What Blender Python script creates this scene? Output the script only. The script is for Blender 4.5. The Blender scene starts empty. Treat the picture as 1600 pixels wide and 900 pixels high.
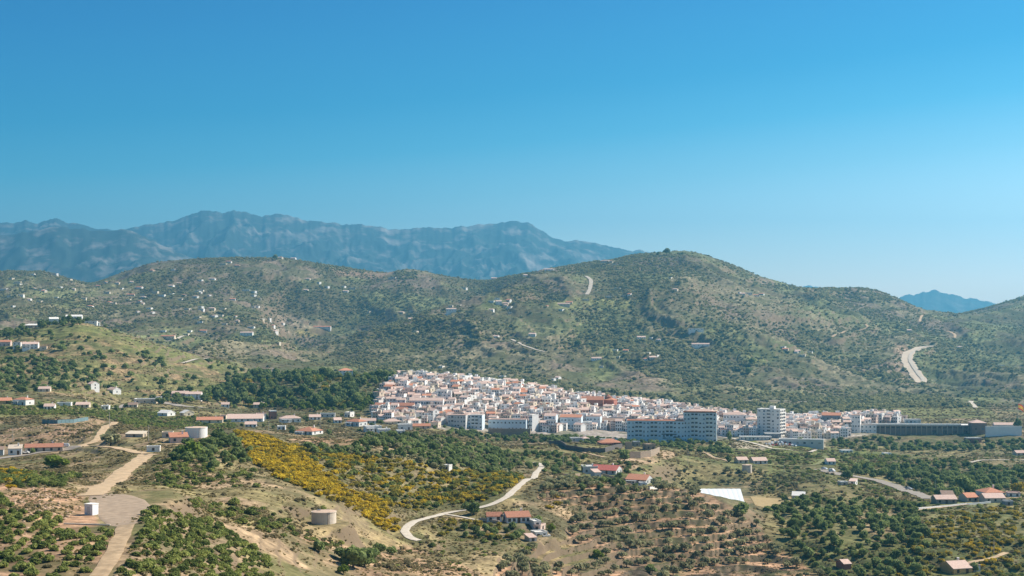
import bpy, bmesh, math, random
import numpy as np

R = math.radians
rnd = random.Random(7)
SC = bpy.context.scene
COL = SC.collection

# ------------------------------------------------------------------ camera, sky, sun, exposure
CAMZ = 160.0                      # the photographer stands on a hill 160 m above the datum
F = 2198.0                        # focal length in photo pixels (1600 wide)
HY = 500.0                        # photo row of the eye-level horizon
cam_d = bpy.data.cameras.new("camera")
cam = bpy.data.objects.new("camera", cam_d)
COL.objects.link(cam)
cam.location = (0, 0, CAMZ)
cam.rotation_euler = (R(90), 0, 0)
cam_d.sensor_width = 36.0
cam_d.lens = 36.0 * F / 1600.0
cam_d.shift_y = (HY - 450.0) / 1600.0
cam_d.clip_start = 0.5
cam_d.clip_end = 90000.0
SC.camera = cam

SUN_EL, SUN_AZ = 42.0, 70.0       # azimuth clockwise from +Y (the view direction)
world = bpy.data.worlds.new("World")
SC.world = world
world.use_nodes = True
wn, wl = world.node_tree.nodes, world.node_tree.links
bg = wn["Background"]
sky = wn.new("ShaderNodeTexSky")
sky.sky_type = 'NISHITA'
sky.sun_disc = False
sky.sun_elevation = R(SUN_EL)
sky.sun_rotation = R(SUN_AZ)
sky.altitude = 300
sky.air_density = 1.0
sky.dust_density = 0.6
sky.ozone_density = 2.0
# dry clear air: deep blue above, paling towards the horizon (a tint by elevation only)
tc = wn.new("ShaderNodeTexCoord"); sx_ = wn.new("ShaderNodeSeparateXYZ"); cr_ = wn.new("ShaderNodeValToRGB")
wl.new(tc.outputs["Generated"], sx_.inputs[0]); tl_ = wn.new("ShaderNodeMath"); tl_.operation = 'MULTIPLY_ADD'; tl_.inputs[1].default_value = -0.085   # paler towards the sun's side
wl.new(sx_.outputs["X"], tl_.inputs[0]); wl.new(sx_.outputs["Z"], tl_.inputs[2]); wl.new(tl_.outputs[0], cr_.inputs[0])
ramp = [(0.0, (1.35, 1.18, 1.2)), (0.045, (0.92, 0.94, 0.95)), (0.09, (0.38, 0.63, 0.70)), (0.125, (0.10, 0.46, 0.60)), (0.16, (0.01, 0.35, 0.53)), (0.225, (0.0, 0.275, 0.50)), (0.42, (0.04, 0.20, 0.34)), (1.0, (0.13, 0.24, 0.34))]
els = cr_.color_ramp.elements
for k, (ps, c_) in enumerate(ramp):
    e_ = els[k] if k < 2 else els.new(ps)
    e_.position = ps; e_.color = (c_[0] * 0.4, c_[1] * 0.4, c_[2] * 0.4, 1)
for k, (ps, c_) in enumerate(ramp):
    els[k].position = ps; els[k].color = (c_[0] * 0.4, c_[1] * 0.4, c_[2] * 0.4, 1)
mul_ = wn.new("ShaderNodeVectorMath"); mul_.operation = 'MULTIPLY'; sc_ = wn.new("ShaderNodeVectorMath"); sc_.operation = 'SCALE'; sc_.inputs["Scale"].default_value = 2.5
wl.new(sky.outputs[0], mul_.inputs[0]); wl.new(cr_.outputs[0], mul_.inputs[1]); wl.new(mul_.outputs[0], sc_.inputs[0]); wl.new(sc_.outputs[0], bg.inputs[0])
bg.inputs[1].default_value = 0.13

sun_d = bpy.data.lights.new("sun", 'SUN')
sun_d.energy = 5.0
sun_d.angle = R(0.53)
sun_d.color = (1.0, 0.91, 0.78)
sun = bpy.data.objects.new("sun", sun_d)
COL.objects.link(sun)
sun.location = (300, 300, 600)
sun.rotation_euler = (R(90 - SUN_EL), 0, R(180 - SUN_AZ))

SC.view_settings.view_transform = 'Standard'
SC.view_settings.look = 'None'
SC.view_settings.gamma = 1.0
SC.view_settings.use_curve_mapping = False
SC.view_settings.exposure = 0.72
SC.cycles.use_denoising = True
SC.cycles.denoiser = 'OPENIMAGEDENOISE'
SC.cycles.denoising_input_passes = 'RGB_ALBEDO_NORMAL'
SC.cycles.max_bounces = 5
SC.cycles.diffuse_bounces = 2
SC.cycles.glossy_bounces = 2
SC.cycles.transmission_bounces = 2
SC.cycles.transparent_max_bounces = 8
SC.cycles.volume_bounces = 0
SC.cycles.caustics_reflective = False
SC.cycles.caustics_refractive = False
SC.cycles.use_adaptive_sampling = False

# ------------------------------------------------------------------ numeric helpers
_lat = np.random.RandomState(11).rand(256, 256)
def vnoise(x, y):
    xi = np.floor(x).astype(np.int64); yi = np.floor(y).astype(np.int64)
    fx = x - xi; fy = y - yi
    fx = fx * fx * (3 - 2 * fx); fy = fy * fy * (3 - 2 * fy)
    a = _lat[xi & 255, yi & 255]; b = _lat[(xi + 1) & 255, yi & 255]
    c = _lat[xi & 255, (yi + 1) & 255]; d = _lat[(xi + 1) & 255, (yi + 1) & 255]
    return (a * (1 - fx) + b * fx) * (1 - fy) + (c * (1 - fx) + d * fx) * fy
def fbm(x, y, scale, octs=4, seed=0, gain=0.5):
    """-1..1 fractal noise, scale in metres."""
    x = np.asarray(x, float) / scale + seed * 17.31; y = np.asarray(y, float) / scale + seed * 5.77
    s = 0; amp = 1; tot = 0
    for k in range(octs):
        s = s + amp * (vnoise(x, y) * 2 - 1); tot += amp
        x, y = x * 1.93 + y * 0.35 + 3.7, y * 1.93 - x * 0.35 + 9.1
        amp *= gain
    return s / tot * 1.6
def ridged(x, y, scale, octs=3, seed=0):
    x = np.asarray(x, float) / scale + seed * 11.3; y = np.asarray(y, float) / scale + seed * 7.1
    s = 0; amp = 1; tot = 0
    for k in range(octs):
        n = 1 - np.abs(vnoise(x, y) * 2 - 1)
        s = s + amp * n * n; tot += amp
        x, y = x * 2.03 + y * 0.4 + 1.7, y * 2.03 - x * 0.4 + 4.1
        amp *= 0.5
    return s / tot
def smooth01(t):
    t = np.clip(t, 0, 1); return t * t * (3 - 2 * t)

def pchip(xk, yk, x):
    xk = np.asarray(xk, float); yk = np.asarray(yk, float)
    h = np.diff(xk); dl = np.diff(yk) / h
    m = np.zeros_like(yk)
    w1 = 2 * h[1:] + h[:-1]; w2 = h[1:] + 2 * h[:-1]
    same = dl[:-1] * dl[1:] > 0
    with np.errstate(divide='ignore', invalid='ignore'):
        hm = (w1 + w2) / (w1 / dl[:-1] + w2 / dl[1:])
    m[1:-1] = np.where(same, hm, 0)
    m[0] = dl[0]; m[-1] = dl[-1]
    i = np.clip(np.searchsorted(xk, x) - 1, 0, len(xk) - 2)
    t = (x - xk[i]) / h[i]; t = np.clip(t, 0, 1)
    t2 = t * t; t3 = t2 * t
    return (2*t3-3*t2+1)*yk[i] + (t3-2*t2+t)*h[i]*m[i] + (-2*t3+3*t2)*yk[i+1] + (t3-t2)*h[i]*m[i+1]

# ------------------------------------------------------------------ terrain: surveyed section lines, near to far
# each line: list of (photo column, distance, photo row of the ground there)
LINES = [
 [(0,20,940)],
 [(0,60,1350)],
 [(-300,225,1010),(400,255,1010),(650,300,1010),(800,370,1010),(1000,440,1010),(1600,450,1010)],
 [(0,275,890),(100,275,890),(200,280,890),(300,300,892),(400,340,893),(500,380,893),(600,410,893),(700,435,893),(800,480,893),(900,530,893),(1000,560,893),(1200,575,893),(1400,560,893),(1600,560,893)],
 [(0,340,802),(100,335,806),(200,335,812),(300,360,822),(400,410,812),(500,445,823),(600,480,852),(700,500,864),(800,520,856),(900,560,851),(1000,582,851),(1100,592,851),(1200,598,862),(1300,595,850),(1400,600,845),(1600,605,840)],
 [(0,430,765),(100,430,765),(200,430,772),(300,470,765),(400,500,752),(500,520,762),(600,560,790),(700,570,810),(800,580,802),(900,603,801),(1000,612,801),(1100,617,802),(1200,618,834),(1300,655,812),(1400,665,811),(1600,665,814)],
 [(0,560,736),(200,560,731),(300,560,716),(400,600,711),(500,620,716),(600,640,741),(700,650,771),(800,650,760),(900,640,755),(1000,640,760),(1100,640,776),(1150,640,792),(1200,650,816),(1300,730,780),(1400,760,780),(1500,760,780),(1600,780,771)],
 [(0,740,708),(100,730,700),(200,700,685),(300,680,680),(400,690,680),(500,700,690),(600,700,700),(700,720,722),(800,760,738),(900,760,750),(1000,770,762),(1050,780,775),(1100,790,790),(1150,800,787),(1200,820,775),(1300,850,755),(1400,900,757),(1500,880,765),(1600,880,765)],
 [(0,850,668),(100,850,659),(200,850,666),(300,820,673),(400,820,680),(500,800,690),(600,820,682),(700,850,690),(800,900,710),(900,920,705),(1000,930,708),(1100,950,725),(1200,970,730),(1300,1000,725),(1400,1050,722),(1600,1050,722)],
 [(0,1000,640),(100,1000,645),(200,1050,652),(300,1080,656),(400,1050,664),(500,1050,668),(600,1050,673),(700,1100,680),(800,1150,692),(900,1150,692),(1000,1180,693),(1100,1220,691),(1200,1220,692),(1300,1250,699),(1400,1280,701),(1600,1280,701)],
 [(0,1150,612),(100,1180,612),(200,1250,630),(300,1250,632),(400,1300,643),(500,1300,640),(600,1250,655),(700,1230,673),(800,1260,681),(900,1270,682),(1000,1280,683),(1100,1290,681),(1200,1300,680),(1300,1330,680),(1400,1370,676),(1500,1380,672),(1600,1380,668)],
 [(0,1400,565),(100,1420,562),(200,1420,574),(300,1450,592),(400,1500,597),(500,1500,592),(560,1490,594),(620,1480,594),(700,1480,599),(800,1500,609),(900,1500,626),(1000,1500,638),(1100,1480,650),(1200,1480,662),(1300,1480,662),(1400,1480,658),(1500,1480,660),(1600,1480,660)],
 [(0,1700,524),(60,1700,510),(120,1700,503),(200,1700,524),(300,1720,553),(370,1740,570),(400,1750,587),(500,1750,592),(600,1700,602),(700,1700,614),(800,1700,624),(900,1700,636),(1000,1700,646),(1100,1700,652),(1200,1700,652),(1300,1700,647),(1400,1700,642),(1600,1700,640)],
 [(0,2100,545),(200,2100,549),(300,2100,562),(400,2100,568),(500,2100,573),(600,2100,579),(700,2100,586),(800,2100,593),(900,2100,600),(1000,2100,606),(1100,2100,610),(1600,2100,613)],
 [(0,2600,505),(100,2600,510),(200,2600,518),(300,2600,525),(400,2500,535),(470,2450,552),(500,2450,552),(600,2450,537),(700,2450,534),(800,2450,540),(900,2450,545),(1200,2450,552),(1300,2500,560),(1400,2500,571),(1500,2600,575),(1600,2600,580)],
 [(0,3000,478),(300,3000,485),(400,2950,503),(470,2750,549),(500,2750,541),(560,2800,520),(640,2850,492),(740,2900,463),(840,3000,441),(900,3000,440),(1000,3000,436),(1065,3000,436),(1130,3000,460),(1200,2900,487),(1300,2900,510),(1400,2950,525),(1500,3000,530),(1600,3000,530)],
 [(0,3400,462),(200,3400,460),(300,3400,452),(400,3300,478),(470,3100,552),(500,3100,552),(560,3150,540),(640,3200,514),(740,3300,490),(800,3300,455),(850,3300,426),(900,3350,418),(1000,3400,404),(1065,3450,397),(1130,3400,420),(1200,3300,452),(1300,3300,476),(1400,3300,494),(1500,3400,510),(1600,3400,512)],
 [(0,4200,427),(60,4200,426),(110,4200,438),(135,4200,443),(180,4200,433),(240,4000,413),(340,4000,405),(430,4000,404),(500,4000,414),(560,4000,422),(600,4000,427),(640,4000,422),(700,4000,433),(750,3950,439),(790,3850,433),(850,3700,423),(900,3700,414),(950,3700,407),(1000,3700,399),(1065,3700,394),(1130,3700,411),(1200,3700,437),(1270,3900,453),(1340,3900,451),(1390,4000,463),(1450,4100,487),(1480,4200,492),(1530,4200,484),(1600,4200,464),(1800,4200,440)],
 [(0,4900,505),(1600,4900,512)],
 [(0,6500,540),(1600,6500,540)],
 [(0,9500,524)],
 [(0,40000,506)],
]
NC = 1300
PXC = np.linspace(-520, 2120, NC)
rows = np.concatenate([np.exp(np.linspace(math.log(18), math.log(220), 40, endpoint=False)),
                       np.exp(np.linspace(math.log(220), math.log(1600), 700, endpoint=False)),
                       np.exp(np.linspace(math.log(1600), math.log(4400), 330, endpoint=False)),
                       np.exp(np.linspace(math.log(4400), math.log(40000), 30))])
NR = len(rows)
LD = np.log(rows)
lk = []
for ln in LINES:
    a = np.array(ln, float)
    if len(a) == 1: a = np.vstack([a, a + [[1600, 0, 0]]])
    kx, ky = a[:, 0], None
    d = pchip(a[:, 0], a[:, 1], np.clip(PXC, a[0, 0], a[-1, 0]))
    p = pchip(a[:, 0], a[:, 2], np.clip(PXC, a[0, 0], a[-1, 0]))
    lk.append((np.log(d), -(p - HY) / F * d))
LK = np.array([l[0] for l in lk]); ZK = np.array([l[1] for l in lk])
Z = np.empty((NR, NC))
for c in range(NC):
    Z[:, c] = pchip(LK[:, c], ZK[:, c], LD)
D = np.repeat(rows[:, None], NC, 1)
X = (PXC[None, :] - 800) / F * D
Y = D
# relief: gullies and spurs on the hills, small bumps nearby
w_far = smooth01((D - 1750) / 500) * (1 - smooth01((D - 5500) / 1500))
crest = np.abs(LD[:, None] - LK[17][None, :])                    # leave the skyline where it was measured
w_cr = 0.18 + 0.82 * smooth01(crest / 0.12)
crest2 = np.abs(LD[:, None] - LK[15][None, :])
g = ridged(X + 90 * fbm(X, Y, 300, 2, 5), Y * 0.42, 210, 4, 3) - 0.45
Z += w_far * w_cr * 40 * g
G0 = g
Z += w_far * w_cr * (6 * fbm(X, Y, 130, 4, 8))
w_mid = smooth01((D - 240) / 200) * (1 - w_far)
flat = smooth01((PXC[None, :] - 1080) / 60) * 0.0
Z += w_mid * (1.5 * fbm(X, Y, 60, 3, 1) + 0.5 * fbm(X, Y, 12, 3, 2))
Z += w_mid * (1 - smooth01((D - 900) / 200)) * 0.18 * fbm(X, Y, 3.5, 2, 4)
Z0 = Z.copy()

def in_poly(px, py, poly):
    px = np.asarray(px, float); py = np.asarray(py, float)
    r = np.zeros(px.shape, bool)
    n = len(poly)
    for i in range(n):
        x1, y1 = poly[i]; x2, y2 = poly[(i + 1) % n]
        if y1 == y2: continue
        c = ((y1 > py) != (y2 > py)) & (px < (x2 - x1) * (py - y1) / (y2 - y1) + x1)
        r ^= c
    return r
def drange(lo, hi):
    return (D > lo) & (D < hi)
PY = HY - Z / D * F                                               # photo row of each survey point
vis_run = np.minimum.accumulate(PY, axis=0)
VIS = (PY <= vis_run + 0.6)
PXG = np.repeat(PXC[None, :], NR, 0)
WX = 14 * fbm(X, Y * 0.5, 38, 3, 61) * np.clip(600 / D, 0.25, 1.2); WY = 4 * fbm(X, Y * 0.5, 38, 3, 62) * np.clip(600 / D, 0.3, 1.2)
def zone(poly, lo=200, hi=4400, soft=0, wob=1.0):
    return in_poly(PXG + WX * wob, PY + WY * wob, poly) & VIS & drange(lo, hi)
def blur(a, n=1):
    a = a.astype(float)
    for _ in range(n):
        b = a.copy()
        b[1:] += a[:-1]; b[:-1] += a[1:]; b[:, 1:] += a[:, :-1]; b[:, :-1] += a[:, 1:]
        a = b / 5
    return a
# ------------------------------------------------------------------ terraces cut into the slopes (real steps)
FRAC = {}
def terrace(Z, mask, h, k=0.75, wob=0.5, seed=0):
    zz = Z + wob * fbm(X, Y, 45, 2, 20 + seed)
    q = zz / h; fr = q - np.floor(q)
    FRAC[seed] = fr
    st = smooth01((fr - 0.70) / 0.22)
    zt = (np.floor(q) + st) * h + (Z - zz)
    return Z + (zt - Z) * mask * k
OLIVE = [(850,745),(980,752),(1060,762),(1100,775),(1160,800),(1230,850),(1290,905),(760,905),(800,860),(880,850),(900,800),(850,780)]
m_ol = blur(zone(OLIVE, 380, 700), 6)
Z = terrace(Z, m_ol, 2.3, 0.95, 1.3, 1)
m_rv = blur(zone([(1230,690),(1650,690),(1650,905),(1290,905),(1220,830),(1200,760)], 400, 1300), 6)
Z = terrace(Z, m_rv, 2.2, 0.6, 1.2, 2)
m_lg = blur(zone([(-520,505),(60,500),(120,495),(300,550),(400,585),(400,640),(200,620),(-520,610)], 1150, 1750), 6)
Z = terrace(Z, m_lg, 4.0, 0.6, 2.5, 3)
m_bh = smooth01((D - 2100) / 200) * (1 - smooth01((D - 3000) / 300)) * smooth01((PXG - 560) / 80)
Z = terrace(Z, m_bh, 7.0, 0.7, 5.0, 4)
m_ah = smooth01((D - 2300) / 200) * (1 - smooth01((D - 3700) / 200)) * smooth01((620 - PXG) / 80)
Z = terrace(Z, m_ah, 8.0, 0.4, 6.0, 5)
m_lf = blur(zone([(-300,690),(0,725),(240,715),(380,690),(520,760),(560,905),(-300,905)], 230, 640), 6)
Z = terrace(Z, m_lf, 2.6, 0.12, 1.5, 6)
m_cv = blur(zone([(600,850),(760,905),(960,905),(900,840),(700,840)], 380, 520), 4)
Z = terrace(Z, m_cv, 2.0, 0.5, 1.5, 7)

# ------------------------------------------------------------------ looking up the ground
dLC = (PXC[-1] - PXC[0]) / (NC - 1)
def ground_z(x, y):
    """height (camera-relative) of the terrain mesh under world points"""
    x = np.asarray(x, float); y = np.maximum(np.asarray(y, float), 19.0)
    px = 800 + x / y * F
    c = np.clip((px - PXC[0]) / dLC, 0, NC - 1.001)
    i = np.clip(np.searchsorted(rows, y) - 1, 0, NR - 2)
    t = (y - rows[i]) / (rows[i + 1] - rows[i])
    ci = c.astype(int); u = c - ci
    return ((Z[i, ci] * (1 - u) + Z[i, ci + 1] * u) * (1 - t) + (Z[i + 1, ci] * (1 - u) + Z[i + 1, ci + 1] * u) * t)
def pick(px, py, near=200.0, far=4600.0):
    """world point of the ground seen at a photo position"""
    c = min(max((px - PXC[0]) / dLC, 0), NC - 1.001); ci = int(c); u = c - ci
    zc = Z[:, ci] * (1 - u) + Z[:, ci + 1] * u
    pr = HY - zc / rows * F
    ok = (rows > near) & (rows < far)
    idx = np.nonzero(ok & (pr <= py))[0]
    if len(idx) == 0:
        i = np.nonzero(ok)[0][np.argmin(pr[ok])]; d = rows[i]
        return np.array([(px - 800) / F * d, d, zc[i] + CAMZ])
    i = idx[0]
    if i > 0 and pr[i - 1] > py:
        t = (pr[i - 1] - py) / (pr[i - 1] - pr[i]); d = rows[i - 1] + t * (rows[i] - rows[i - 1]); z = zc[i - 1] + t * (zc[i] - zc[i - 1])
    else:
        d, z = rows[i], zc[i]
    return np.array([(px - 800) / F * d, d, z + CAMZ])
def gz(x, y): return float(ground_z(x, y)) + CAMZ

# ------------------------------------------------------------------ roads: centre lines, then the ground is levelled under them
def smooth_line(pts, step):
    pts = np.array(pts, float)
    seg = np.r_[0, np.cumsum(np.linalg.norm(np.diff(pts[:, :2], axis=0), axis=1))]
    n = max(2, int(seg[-1] / step))
    s = np.linspace(0, seg[-1], n)
    out = np.stack([pchip(seg, pts[:, k], s) for k in range(2)], 1)
    return out
# name, kind of surface, half width (m), photo points
ROADS = [
 ("lane", "asphalt_pale", 2.4, [(-120,728),(0,717),(60,708),(105,702),(132,697)], 500, 900),
 ("dirt_track", "earth", 2.4, [(128,697),(150,697),(175,699),(200,703),(230,709)], 500, 900),
 ("dirt_track", "earth", 2.2, [(130,697),(148,689),(157,680),(165,668),(180,660)], 500, 1000),
 ("dirt_track", "earth", 3.4, [(243,711),(228,711),(215,722),(190,740),(165,757),(142,774)], 300, 800),
 ("dirt_track", "earth", 1.9, [(198,818),(188,845),(172,875),(150,905),(130,940)], 200, 420),
 ("concrete_track", "concrete", 1.7, [(836,722),(846,728),(838,740),(820,752),(800,770),(780,783),(752,794),(700,802),(660,812),(640,820),(633,829),(642,840),(655,848)], 420, 900),
 ("footpath", "concrete", 0.9, [(688,803),(715,807),(755,813),(790,816)], 420, 700),
 ("road", "asphalt_pale", 4.0, [(1278,734),(1310,741),(1345,746),(1375,753),(1400,760),(1430,771),(1452,780)], 700, 1150),
 ("dirt_track", "earth", 1.6, [(1430,797),(1470,793),(1510,788),(1545,783),(1590,778)], 600, 900),
 ("dirt_track", "concrete", 1.8, [(1122,683),(1150,687),(1180,694),(1205,701),(1240,704),(1275,703)], 1000, 1300),
 ("dirt_track", "grass_path", 1.6, [(1200,727),(1260,727),(1285,721),(1290,713)], 900, 1200),
 ("dirt_track", "concrete", 1.5, [(1508,725),(1530,720),(1565,719),(1620,717)], 900, 1200),
 ("dirt_track", "earth", 1.4, [(1500,885),(1525,878),(1550,872),(1572,862)], 400, 700),
 ("dirt_track", "earth", 1.4, [(790,690),(840,691),(862,694),(900,703),(930,712),(945,715)], 750, 1150),
 ("dirt_track", "earth", 1.4, [(1080,703),(1095,705),(1112,714),(1140,722)], 750, 1150),
 ("road", "asphalt_pale", 4.5, [(180,638),(215,629),(245,628),(270,632),(290,635),(320,638),(350,639)], 1000, 1350),
 ("hill_road_cut", "fresh_cut", 11.0, [(1456,542),(1438,544),(1426,549),(1418,557),(1420,568),(1427,580),(1436,592),(1436,599)], 2000, 3400),
 ("highway", "concrete", 3.2, [(1458,541),(1440,544),(1428,550),(1422,558),(1424,568),(1431,580),(1440,592),(1442,598)], 2000, 3400),
 ("hill_road", "concrete", 4.0, [(915,430),(923,438),(923,446),(917,462)], 2400, 3700),
 ("hill_road", "concrete", 2.5, [(798,529),(815,538),(835,548),(852,552)], 2200, 3000),
 ("hill_road", "concrete", 3.5, [(252,534),(275,532),(300,526),(332,521)], 2000, 3200),
 ("hill_road", "concrete", 2.5, [(284,568),(305,562),(325,556)], 1500, 1760),
 ("hill_road", "concrete", 3.0, [(1070,631),(1110,629),(1160,626),(1200,627),(1260,628),(1340,629),(1420,630),(1470,627),(1505,624)], 1900, 2600),
 ("hill_road", "concrete", 3.0, [(1517,627),(1519,632),(1525,638)], 1700, 2600),
 ("hill_road", "earth", 3.0, [(1300,530),(1308,522),(1340,518),(1356,512),(1352,504)], 2300, 3700),
 ("hill_road", "earth", 3.0, [(1437,505),(1438,498),(1447,493)], 2700, 4100),
 ("hill_road", "earth", 3.0, [(1480,517),(1490,521),(1492,530)], 2700, 4100),
 ("hill_road", "earth", 2.0, [(1000,594),(1060,594),(1110,595)], 1800, 2600),
 ("hill_road", "earth", 2.0, [(486,511),(500,511),(516,511)], 2300, 3600),
 ("hill_road", "earth", 2.5, [(1040,515),(1060,514),(1100,514)], 2300, 3600),
]
road_w = []
def level_under(line, hw, fade):
    """cut and fill the ground so that the line lies on an even bed"""
    global Z
    x0, x1 = line[:, 0].min() - 30, line[:, 0].max() + 30
    y0, y1 = line[:, 1].min() - 30, line[:, 1].max() + 30
    r0, r1 = np.searchsorted(rows, [y0, y1])
    r0 = max(r0 - 1, 0); r1 = min(r1 + 1, NR)
    sub = slice(r0, r1)
    xs, ys = X[sub], Y[sub]
    msk = (xs > x0) & (xs < x1)
    ii = np.nonzero(msk)
    if len(ii[0]) == 0: return
    px_, py_ = xs[ii], ys[ii]
    zl = ground_z(line[:, 0], line[:, 1])
    k = np.ones(9) / 9
    zl = np.convolve(np.pad(zl, 4, mode='edge'), k, mode='valid')
    best = np.full(px_.shape, 1e9); zb = np.zeros(px_.shape)
    for j in range(len(line) - 1):
        a = line[j]; b = line[j + 1]; ab = b - a; L2 = (ab ** 2).sum() + 1e-9
        near = (np.abs(px_ - a[0]) < 45) & (np.abs(py_ - a[1]) < 45)
        q = np.nonzero(near)[0]
        if len(q) == 0: continue
        t = np.clip(((px_[q] - a[0]) * ab[0] + (py_[q] - a[1]) * ab[1]) / L2, 0, 1)
        dd = np.hypot(px_[q] - a[0] - t * ab[0], py_[q] - a[1] - t * ab[1])
        z_ = zl[j] + t * (zl[j + 1] - zl[j])
        up = dd < best[q]
        best[q[up]] = dd[up]; zb[q[up]] = z_[up]
    w = 1 - smooth01((best - hw) / fade)
    zz = Z[sub].copy()
    zz[ii] = zz[ii] * (1 - w) + zb * w
    Z[sub] = zz
    return
ROAD_LINES = []
for nm, surf, hw, pts, lo, hi in ROADS:
    w = np.array([pick(p[0], p[1], lo, hi)[:2] for p in pts])
    ln = smooth_line(w, 2.5 if w[:, 1].mean() < 1400 else 8.0)
    cell = ln[:, 1].mean() * 0.0045
    level_under(ln, hw + 1.0 + cell * 0.5, 2.5 + cell)
    ROAD_LINES.append((nm, surf, hw, ln))
def level_disc(px, py, rx, ry, lo=200, hi=4600, lift=0.0):
    """even building platform around a photo point, radii in metres"""
    global Z
    p = pick(px, py, lo, hi)
    r = np.hypot((X - p[0]) / rx, (Y - p[1]) / ry)
    w = 1 - smooth01((r - 1) / 0.9)
    Z = Z * (1 - w) + (p[2] - CAMZ + lift) * w
    return p
YARD = level_disc(188, 794, 9, 40, 250, 460)
GHC = level_disc(1135, 776, 24, 56, 740, 900)
# ------------------------------------------------------------------ building sites (photo column, photo row of the base, width px, height px)
KO = []                                       # keep-out circles for planting (x, y, r)
def site(px, py, rx, ry, lo, hi, lev=True):
    if lev: p = level_disc(px, py, rx, ry, lo, hi)
    else: p = pick(px, py, lo, hi)
    KO.append((p[0], p[1], max(rx, ry) * (1.15 if lev else 1.0)))
    return p
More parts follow.
